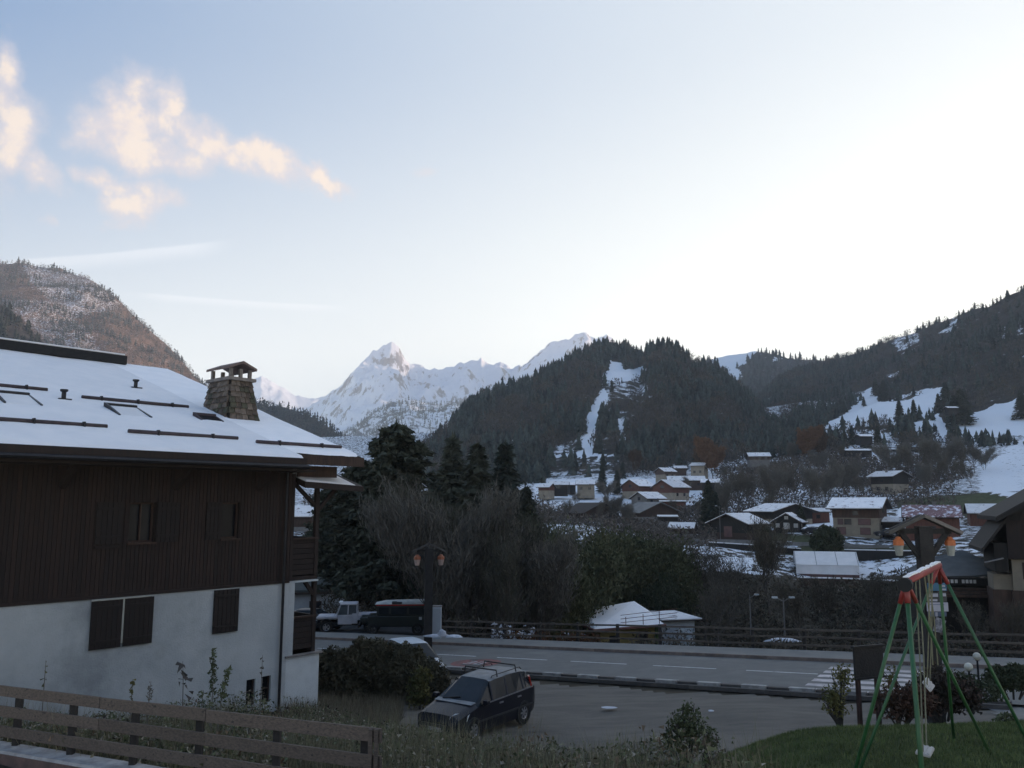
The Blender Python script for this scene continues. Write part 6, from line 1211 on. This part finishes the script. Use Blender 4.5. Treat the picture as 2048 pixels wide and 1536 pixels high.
for k, (px, py, h, wd, lab) in enumerate([(1728, 812, 20, 1., 'lone small fir on the snow at the left of the sloping meadow'), (1738, 765, 24, 1., 'fir at the upper left corner of the sloping meadow'), (1768, 800, 40, 1.3, 'dark fir group tip poking into the meadow from above'), (1752, 790, 34, 1.2, 'fir at the forest edge above the left end of the meadow'), (1800, 842, 42, 1.2, 'wide fir at the lower edge of the meadow'), (1829, 842, 44, .9, 'slim pointed fir at the lower edge of the meadow'), (1878, 826, 40, 1.0, 'slim fir left of the darkest fir group'), (1893, 818, 55, 1.2, 'dark fir beside the tiny meadow hut'),
                                      (1925, 850, 72, 1.5, 'largest dark fir between the two meadows'), (1910, 845, 55, 1.2, 'dark fir just left of the largest meadow fir'), (1705, 890, 40, 1.1, 'pointed fir right above the long thin snowy barn roof'), (1756, 890, 40, 1.1, 'fir right of the small hut under the meadow'), (2046, 838, 60, 1.3, 'dark fir on the right meadow at the picture edge'), (1224, 784, 24, .9, 'single dark fir standing in the cut strip on the knoll'), (1690, 893, 36, 1., 'small fir left of the long thin snowy barn')]):
    q = hill_at(px, py) or gat(px, 430); H = h / F * q.y * 1.0; put('fir%d' % (k % 3), 'fir_tree', lab, 'tree', q + Vector((0, 0, -.5)), H / 14, sx=H / 14 * 1.25 * wd)
for k, (px, Y, sc, lab) in enumerate([(1085, 335, .55, 'small dark fir at the left end of the village roofs'), (1205, 350, .8, 'dark fir between the cream-walled chalet and the paired red gables'), (1235, 345, .7, 'dark fir at the left corner of the paired red gables'), (1418, 195, .85, 'dark fir behind the long dark barn'), (1430, 185, .7, 'dark fir beside the thin tall mast'), (1255, 460, .75, 'tall fir behind the village below the knoll'), (1208, 455, .7, 'tall fir in front of the cut strip foot'), (1246, 420, .6, 'fir above the paired red gables'), (1600, 178, .4, 'little dark fir right of the black hut')]):
    put('fir%d' % (k % 3), 'fir_tree', lab, 'tree', gat(px, Y), sc, sx=sc * 1.3)
# round clipped bush, junipers, hedges, shrubs: one cloud of leaves each on a few stems
def shrub(name, label, loc, blobs, n, size, m, elong=1.2, stems=5, cat='shrub', group=None, shell=.55, seed=0, upb=.3):
    r = np.random.default_rng(seed + int(abs(loc[0]) * 100)); t = thing(name, label, cat, loc, 0, group); V = []; tot = sum(b[3] * b[4] * b[5] for b in blobs)
    for cx, cy, cz, rx, ry, rz_b in blobs:
        k = max(30, int(n * rx * ry * rz_b / tot)); d = r.normal(size=(k, 3)); d /= np.linalg.norm(d, axis=1)[:, None]; q = (shell + (1 - shell) * r.random(k)) * (1 + .16 * np.sin(d[:, 0] * 7 + cx) * np.sin(d[:, 2] * 6 + d[:, 1] * 5)); 
        C = np.array([cx, cy, cz]) + d * np.array([rx, ry, rz_b]) * q[:, None]; C = C[C[:, 2] > .02]; V.append(cards(C, np.full(len(C), size), elong, r, upbias=upb))
    cl = link('foliage', cloud_mesh('foliage', np.concatenate(V), m), t); mb = MB()
    for k in range(stems):
        b = blobs[k % len(blobs)]; mb.tube([(b[0] * .3, b[1] * .3, -.2), (b[0] * .7 + r.normal() * .1, b[1] * .7, b[2] * .6), (b[0] + r.normal() * b[3] * .4, b[1] + r.normal() * b[4] * .3, b[2] + b[5] * .5)], [.02 + size * .12, .015 + size * .08, .006], 4, cap=False)
    mb.build('stem', m_barkd, t); return t
g = gat(1655, 150); g = at(1655, 1112, 143); shrub('shrub', 'big round dark evergreen bush left below the tall cream and brown house', g, [(0, 0, 2.4, 2.9, 2.4, 2.6)], 5200, .34, m_dkleaf)
g = gat(1535, 120); shrub('shrub', 'dark bushy conifer in front of the grey field wall', at(1532, 1135, 132), [(0, 0, 2.4, 1.5, 1.4, 2.8), (0.3, 0, 5, .9, .9, 1.6)], 2600, .3, m_dkleaf)
g = gat(762, 33.5); g.z -= .1
shrub('shrub', 'big dark juniper-like bush between the chalet corner and the parked car', g, [(-1.7, 0, .9, 1.25, 1., 1.15), (-.4, .2, 1.15, 1.35, 1.1, 1.25), (.9, 0, 1.05, 1.2, 1., 1.15), (1.75, -.2, .85, .8, .7, .95), (2.3, -.6, .75, .65, .5, .95), (-2.4, -.2, .6, .7, .7, .7)], 46000, .085, leaf_mat('juniper_foliage', (.10, .09, .058), (.055, .052, .035), c3=(.15, .12, .075)), 1.8, 14, shell=.5)
g = gat(848, 31.6); shrub('shrub', 'yellowish leafy plant at the right end of the big dark bush', g, [(0, 0, 1.2, .45, .4, .4), (-.1, 0, .6, .5, .4, .6)], 900, .085, m_leafy, 1.2, 6, shell=.3)
g = gat(1364, 15.6); shrub('shrub', 'knee-high leafy shrub growing alone at the edge of the car park', g, [(0, 0, .62, .42, .38, .42), (-.3, 0, .4, .26, .25, .3), (.33, 0, .42, .26, .25, .32), (0, 0, .95, .16, .16, .25), (-.2, 0, .75, .2, .2, .25)], 2300, .042, m_leafg, 1.3, 14, shell=.1)
g = gat(1246, 15.0); shrub('shrub', 'small sparse weed shrub left of the lone leafy shrub', g, [(0, 0, .3, .3, .28, .3), (.3, 0, .2, .2, .2, .2)], 700, .04, m_leafg, 1.3, 8, shell=.1)
g = at(1680, 1438, 20.2); shrub('shrub', 'yellow-green sapling shrub left of the notice board', g, [(-.15, 0, .5, .3, .3, .35), (.12, 0, .9, .28, .28, .4), (-.05, 0, .25, .35, .3, .25)], 900, .05, m_leafy, 1.3, 12, shell=.1)
g = at(1795, 1440, 19.4); shrub('shrub', 'reddish bare shrub behind the thick swing leg', g, [(0, 0, .35, .5, .4, .4), (.5, 0, .4, .45, .4, .42)], 1500, .05, m_leafr, 2.5, 16, shell=.1)
g = at(1880, 1425, 20.3); shrub('shrub', 'dark reddish shrub at the foot of the right lantern post', g, [(0, 0, .5, .6, .5, .6), (.55, 0, .35, .5, .4, .45), (-.5, 0, .35, .4, .4, .4)], 3600, .055, mat('dark_red_leaf', (.075, .05, .04), (.04, .034, .026), .85, 1.6, spec=.2), 1.8, 18, shell=.2)
g = at(1845, 1400, 21); shrub('shrub', 'small yellow-leaved plant between notice board and lantern post', g, [(0, 0, .4, .25, .2, .4), (-.75, .0, .45, .2, .2, .5)], 420, .05, m_leafy, 1.3, 8, shell=.1)
g = at(1925, 1400, 20.8); shrub('shrub', 'dark rounded shrub under the globe lamps', g, [(0, 0, .25, .5, .4, .4), (.5, 0, .15, .5, .4, .3)], 1700, .06, m_dkleaf, 1.6, 8)
g = at(2024, 1384, 23.5); shrub('hedge', 'low dark clipped hedge at the right edge beside the path', g, [(-.35, 0, .35, .42, .35, .36), (.1, 0, .38, .45, .35, .38), (.6, 0, .36, .45, .35, .36)], 3400, .06, m_dkleaf, 1.5, 6, cat='hedge')
g = at(2040, 1400, 21); shrub('shrub', 'pale round shrub at the right edge of the grass', at(2012, 1452, 17.5), [(0, 0, .12, .22, .2, .14)], 300, .04, m_leafg, 1.3, 4)
# tall dry stalks in front of the white wall
def stalk(label, px, pyt, pyb, Y, n, m, bushy=.03, lean=.05, leaf=.05):
    b = at(px, pyb, Y); H = at(px, pyt, Y).z - b.z; t = thing('tall_weed', label, 'plant', b, 0, 'tall weeds before the white wall'); r = np.random.default_rng(px); top = (lean * H, 0, H)
    MB().tube([(0, 0, -.4), (lean * H * .4, 0, H * .5), top], [.011, .008, .004], 4).build('stem', m_twigl, t)
    h = .25 + .75 * r.random(n); C = np.stack([lean * H * h + r.normal(size=n) * bushy * (1.3 - h), r.normal(size=n) * bushy, h * H], 1); link('leaves', cloud_mesh('leaves', cards(C, np.full(n, leaf), 1.5, r, upbias=.5), m), t)
stalk('tallest green weed spike between the shuttered windows and fence', 424, 1298, 1420, 17, 120, m_leafg, .05, -.02, .05); stalk('leafy weed spike leaning right of the tallest one', 436, 1335, 1425, 16.5, 90, m_leafg, .05, .2, .05)
stalk('bare weed with a few large dark leaves left of the tallest spike', 366, 1322, 1420, 16.5, 14, m_barkd, .09, -.06, .09); stalk('thin yellowish weed below the double shutters', 262, 1360, 1415, 16.2, 24, m_leafy, .03, 0, .05)
stalk('thin grey weed right of the yellowish one', 296, 1362, 1418, 16.2, 26, m_twigl, .04, .05, .04); stalk('very thin pale weed far left against the wall', 86, 1320, 1400, 17, 10, m_leafy, .02, .0, .05); stalk('thin brown weed before the cellar windows', 520, 1310, 1430, 17, 20, m_twigb, .04, .0, .04); stalk('forked brown weed left of the cellar windows', 402, 1380, 1430, 16, 40, m_leafg, .07, .05, .04)
# weeds covering the bank between fence and car park
def blades(name, label, P, H, wd, C1, C2, m, lean=.35, kind='stuff', seg=1):
    n = len(P); z = ground(P[:, 0], P[:, 1]); a = rng.random(n) * 6.283; l = rng.random(n) * lean; b = rng.random(n) * 6.283
    base = np.stack([P[:, 0], P[:, 1], z - .02], 1); sx_ = np.stack([np.cos(b), np.sin(b), 0 * b], 1) * (wd * (.6 + .8 * rng.random(n)))[:, None]
    tip = base + np.stack([np.cos(a) * l * H, np.sin(a) * l * H, H], 1); f = rng.random(n)[:, None]; c = (np.array(C1) * f + np.array(C2) * (1 - f)) * (.6 + .8 * rng.random(n))[:, None]
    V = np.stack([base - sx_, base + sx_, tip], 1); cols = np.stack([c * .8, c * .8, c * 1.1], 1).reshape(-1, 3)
    o = link(name, cloud_mesh(name, V, m, cols)); return tag(o, label, 'weeds' if 'weed' in name else 'grass', kind=kind)
def scatter(n, x0, x1, y0, y1, ok):
    P = np.stack([x0 + (x1 - x0) * rng.random(n * 2), y0 + (y1 - y0) * rng.random(n * 2)], 1); return P[ok(P[:, 0], P[:, 1])][:n]
def line_y(X): return 23.6 - .42 * (X + 1) + (fbm(np.asarray(X) * .7, np.asarray(X) * 0, 3, 8) - .5) * 1.5     # edge of the car park
def behind_fence(X, Y): d = (X - A3.x) * nF.x + (Y - A3.y) * nF.y; return d < -.15
okw = lambda X, Y: (Y < line_y(X)) & (behind_fence(X, Y) | (X > B3.x)) & (X < 3.4 - .05 * Y + (fbm(X * .8, Y * .8, 3, 2) - .5) * 1.6) & (Y > 9) & ~(((X - OX) * e1.x + (Y - OY) * e1.y < 1.4) & ((X - OX) * -e1.y + (Y - OY) * e1.x > -.1))
P = scatter(90000, -11, 5, 9.5, 26, okw); cl = fbm(P[:, 0] * .8, P[:, 1] * .8, 4, 12); P = P[cl + rng.random(len(P)) * .25 > .52]; cl = fbm(P[:, 0] * .8, P[:, 1] * .8, 4, 12)
hs = (.14 + .6 * rng.random(len(P)) ** 2) * (.5 + 1.2 * sstep(cl, .4, .7)) * (1 - .25 * sstep(P[:, 1], 19, 24))
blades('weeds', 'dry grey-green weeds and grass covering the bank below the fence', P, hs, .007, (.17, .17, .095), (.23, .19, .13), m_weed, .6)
P2 = scatter(60000, -11, 5, 9.5, 26, okw); cl = fbm(P2[:, 0] * 1.1 + 4, P2[:, 1] * 1.1, 4, 15); P2 = P2[cl > .5]; z2 = ground(P2[:, 0], P2[:, 1]) + rng.random(len(P2)) ** 1.5 * .72
cc2 = np.where(rng.random(len(P2))[:, None] < .3, np.array([.26, .23, .18]), np.array([.11, .12, .065])) * (.6 + .8 * rng.random(len(P2)))[:, None]
o = link('weed_leaves', cloud_mesh('weed_leaves', cards(np.stack([P2[:, 0], P2[:, 1], z2], 1), np.full(len(P2), .042), 1.4, rng, upbias=.3), m_weed, np.repeat(cc2, 3, 0))); tag(o, 'small leaves and seed heads among the weeds on the bank', 'weeds', kind='stuff')
cn = 420; cxy = scatter(cn * 4, -10, 4.5, 10, 25, okw)[:cn]; cn = len(cxy); kk_ = 46; hh_ = .15 + .65 * rng.random(cn) ** 1.5; rr_ = .06 + .2 * rng.random(cn)
C = np.repeat(np.stack([cxy[:, 0], cxy[:, 1], ground(cxy[:, 0], cxy[:, 1])], 1), kk_, 0); tq = rng.random(len(C)); C = C + np.stack([rng.normal(size=len(C)) * np.repeat(rr_, kk_) * (.3 + tq), rng.normal(size=len(C)) * np.repeat(rr_, kk_) * (.3 + tq), tq * np.repeat(hh_, kk_)], 1)
pal = np.array([(.10, .11, .05), (.17, .12, .08), (.21, .19, .13), (.08, .06, .045), (.13, .13, .07)])[rng.integers(0, 5, cn)]; cc3 = np.repeat(np.repeat(pal, kk_, 0) * (.6 + .8 * rng.random(cn * kk_))[:, None], 3, 0)
o = link('weed_clumps', cloud_mesh('weed_clumps', cards(C, np.full(len(C), .055), 1.7, rng, upbias=.6), m_weed, cc3)); tag(o, 'denser clumps of withered plants among the weeds', 'weeds', kind='stuff')
# sparse weeds beyond, by the chalet corner and the bush foot
okc = lambda X, Y: (Y > line_y(X)) & (X < -3.2 - .1 * (Y - 24)) & (X > -7.2) & ~(((X - OX) * e1.x + (Y - OY) * e1.y < 1.4) & ((X - OX) * -e1.y + (Y - OY) * e1.x > -.1))
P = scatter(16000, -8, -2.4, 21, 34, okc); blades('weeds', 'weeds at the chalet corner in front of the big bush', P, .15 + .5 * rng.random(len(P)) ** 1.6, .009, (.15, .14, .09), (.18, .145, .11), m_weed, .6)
# grass on the mound
okg = lambda X, Y: (X > 1.9 + .075 * Y + (fbm(X * 1.2, Y * 1.2, 3, 6) - .5) * .7 - .6) & (Y < 19.6 + (fbm(X * .6, Y * 0, 3, 4) - .5) * 1.5) & (X < .78 * Y)
P = scatter(110000, 2, 15, 7.5, 20, okg); k = (fbm(P[:, 0] * .6, P[:, 1] * .6, 4, 2))[:, None]
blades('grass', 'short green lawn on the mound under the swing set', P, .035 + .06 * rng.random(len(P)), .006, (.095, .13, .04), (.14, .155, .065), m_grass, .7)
# brush on the river bank beyond the fence, joined: nobody could count it
def brush(name, label, regs, n, hh, size, c1, c2, elong=2.5, seed=1):
    V = []; CC = []; r = np.random.default_rng(seed)
    for px0, px1, Y0_, Y1_, k, h in regs:
        m_ = int(n * k); px = px0 + (px1 - px0) * r.random(m_); Y = Y0_ + (Y1_ - Y0_) * r.random(m_); u = (px - 1024) / F / 1.03; X = u * Y; cl = fbm(X * .35, Y * .35, 4, seed + 5) - .12 * sstep(np.abs((px - px0) / (px1 - px0) - .5), .36, .5); kk = cl + r.random(m_) * .15 > .5; X, Y, cl = X[kk], Y[kk], cl[kk]
        nn_ = (X - RP[0]) * RN[0] + (Y - RP[1]) * RN[1]; kk = nn_ < FARN - 3.4; X, Y, cl = X[kk], Y[kk], cl[kk]
        z = ground(X, Y) + r.random(len(X)) * h * hh * sstep(cl, .42, .62); f = r.random(len(X))[:, None]; c = (np.array(c1) * f + np.array(c2) * (1 - f)) * (.6 + .8 * r.random(len(X)))[:, None]
        V.append(cards(np.stack([X, Y, z], 1), size * Y / 70, elong, r, upbias=.9)); CC.append(np.repeat(c, 3, 0))
    o = link(name, cloud_mesh(name, np.concatenate(V), m_weed, np.concatenate(CC))); tag(o, label, 'brush', kind='stuff')
brush('undergrowth', 'dark brown brush on the river bank beyond the rail fence', [(860, 1400, 50, 75, 1.1, 1.6), (1300, 2200, 50, 75, 1.6, 1.5), (900, 1900, 75, 125, 2.0, 2.6), (1400, 2300, 60, 110, 1.4, 2.4), (600, 1100, 66, 120, 1., 2.4)], 24000, 1., .13, (.068, .064, .046), (.09, .07, .054), 2.6)
brush('undergrowth', 'brown hedgerows and scrub on the valley slope around the houses', [(1350, 1930, 225, 330, 1.1, 3), (1040, 1460, 190, 300, 1., 3), (600, 1100, 130, 330, 1.4, 5), (1180, 1440, 125, 190, .8, 3.5), (1650, 1950, 300, 400, 1., 3.5), (1440, 1740, 330, 430, 1., 4)], 14000, 1., .12, (.09, .08, .068), (.12, .095, .08), 2.2, 4)
brush('undergrowth', 'reddish and ochre brush dusted with snow at the fence foot', [(985, 1110, 50.5, 54, 1., 1.0), (1110, 1200, 49, 53, .7, .9)], 5200, 1., .10, (.14, .075, .03), (.09, .04, .03), 2.5, 7)
V = []; r = np.random.default_rng(5)
for px0, px1, Y0_, Y1_, n in ((985, 1075, 51, 53.5, 240), (1110, 1200, 50, 55, 160), (1120, 1180, 70, 76, 60)):
    px = px0 + (px1 - px0) * r.random(n); Y = Y0_ + (Y1_ - Y0_) * r.random(n); X = (px - 1024) / F / 1.03 * Y; V.append(cards(np.stack([X, Y, ground(X, Y) + .15 + r.random(n) * 1.0], 1), np.full(n, .15), 1.0, r))
tag(link('snow_flecks', cloud_mesh('snow_flecks', np.concatenate(V), m_snowd)), 'snow caught in the brush at the rail fence foot', 'snow', kind='stuff')
# thin snow lying in the weeds: small uneven patches
V = []; Fs = []; k0 = 0
for i in range(80):
    px = rng.choice([rng.uniform(560, 860), rng.uniform(820, 1000), rng.uniform(0, 560)], p=[.6, .22, .18]); Y = rng.uniform(12.5, 19) if px < 860 else rng.uniform(20, 22.5); u = (px - 1024) / F / 1.045; c = np.array([u * Y, Y]); rr = rng.uniform(.06, .26); n = 12
    a = np.arange(n) / n * 6.283; q = c + np.stack([np.cos(a) * rr * 1.7, np.sin(a) * rr], 1) * (.6 + .6 * rng.random((n, 1))); zq = ground(q[:, 0], q[:, 1]) + .012; zc = gz(*c) + .05; V += [(q[j, 0], q[j, 1], zq[j]) for j in range(n)] + [(c[0], c[1], zc)]; Fs += [(k0 + j, k0 + (j + 1) % n, k0 + n) for j in range(n)]; k0 += n + 1
tag(link('snow_patches', mesh_np('snow_patches', np.array(V), np.array(Fs), m_snowd)), 'thin remains of snow lying among the weeds', 'snow', kind='stuff')
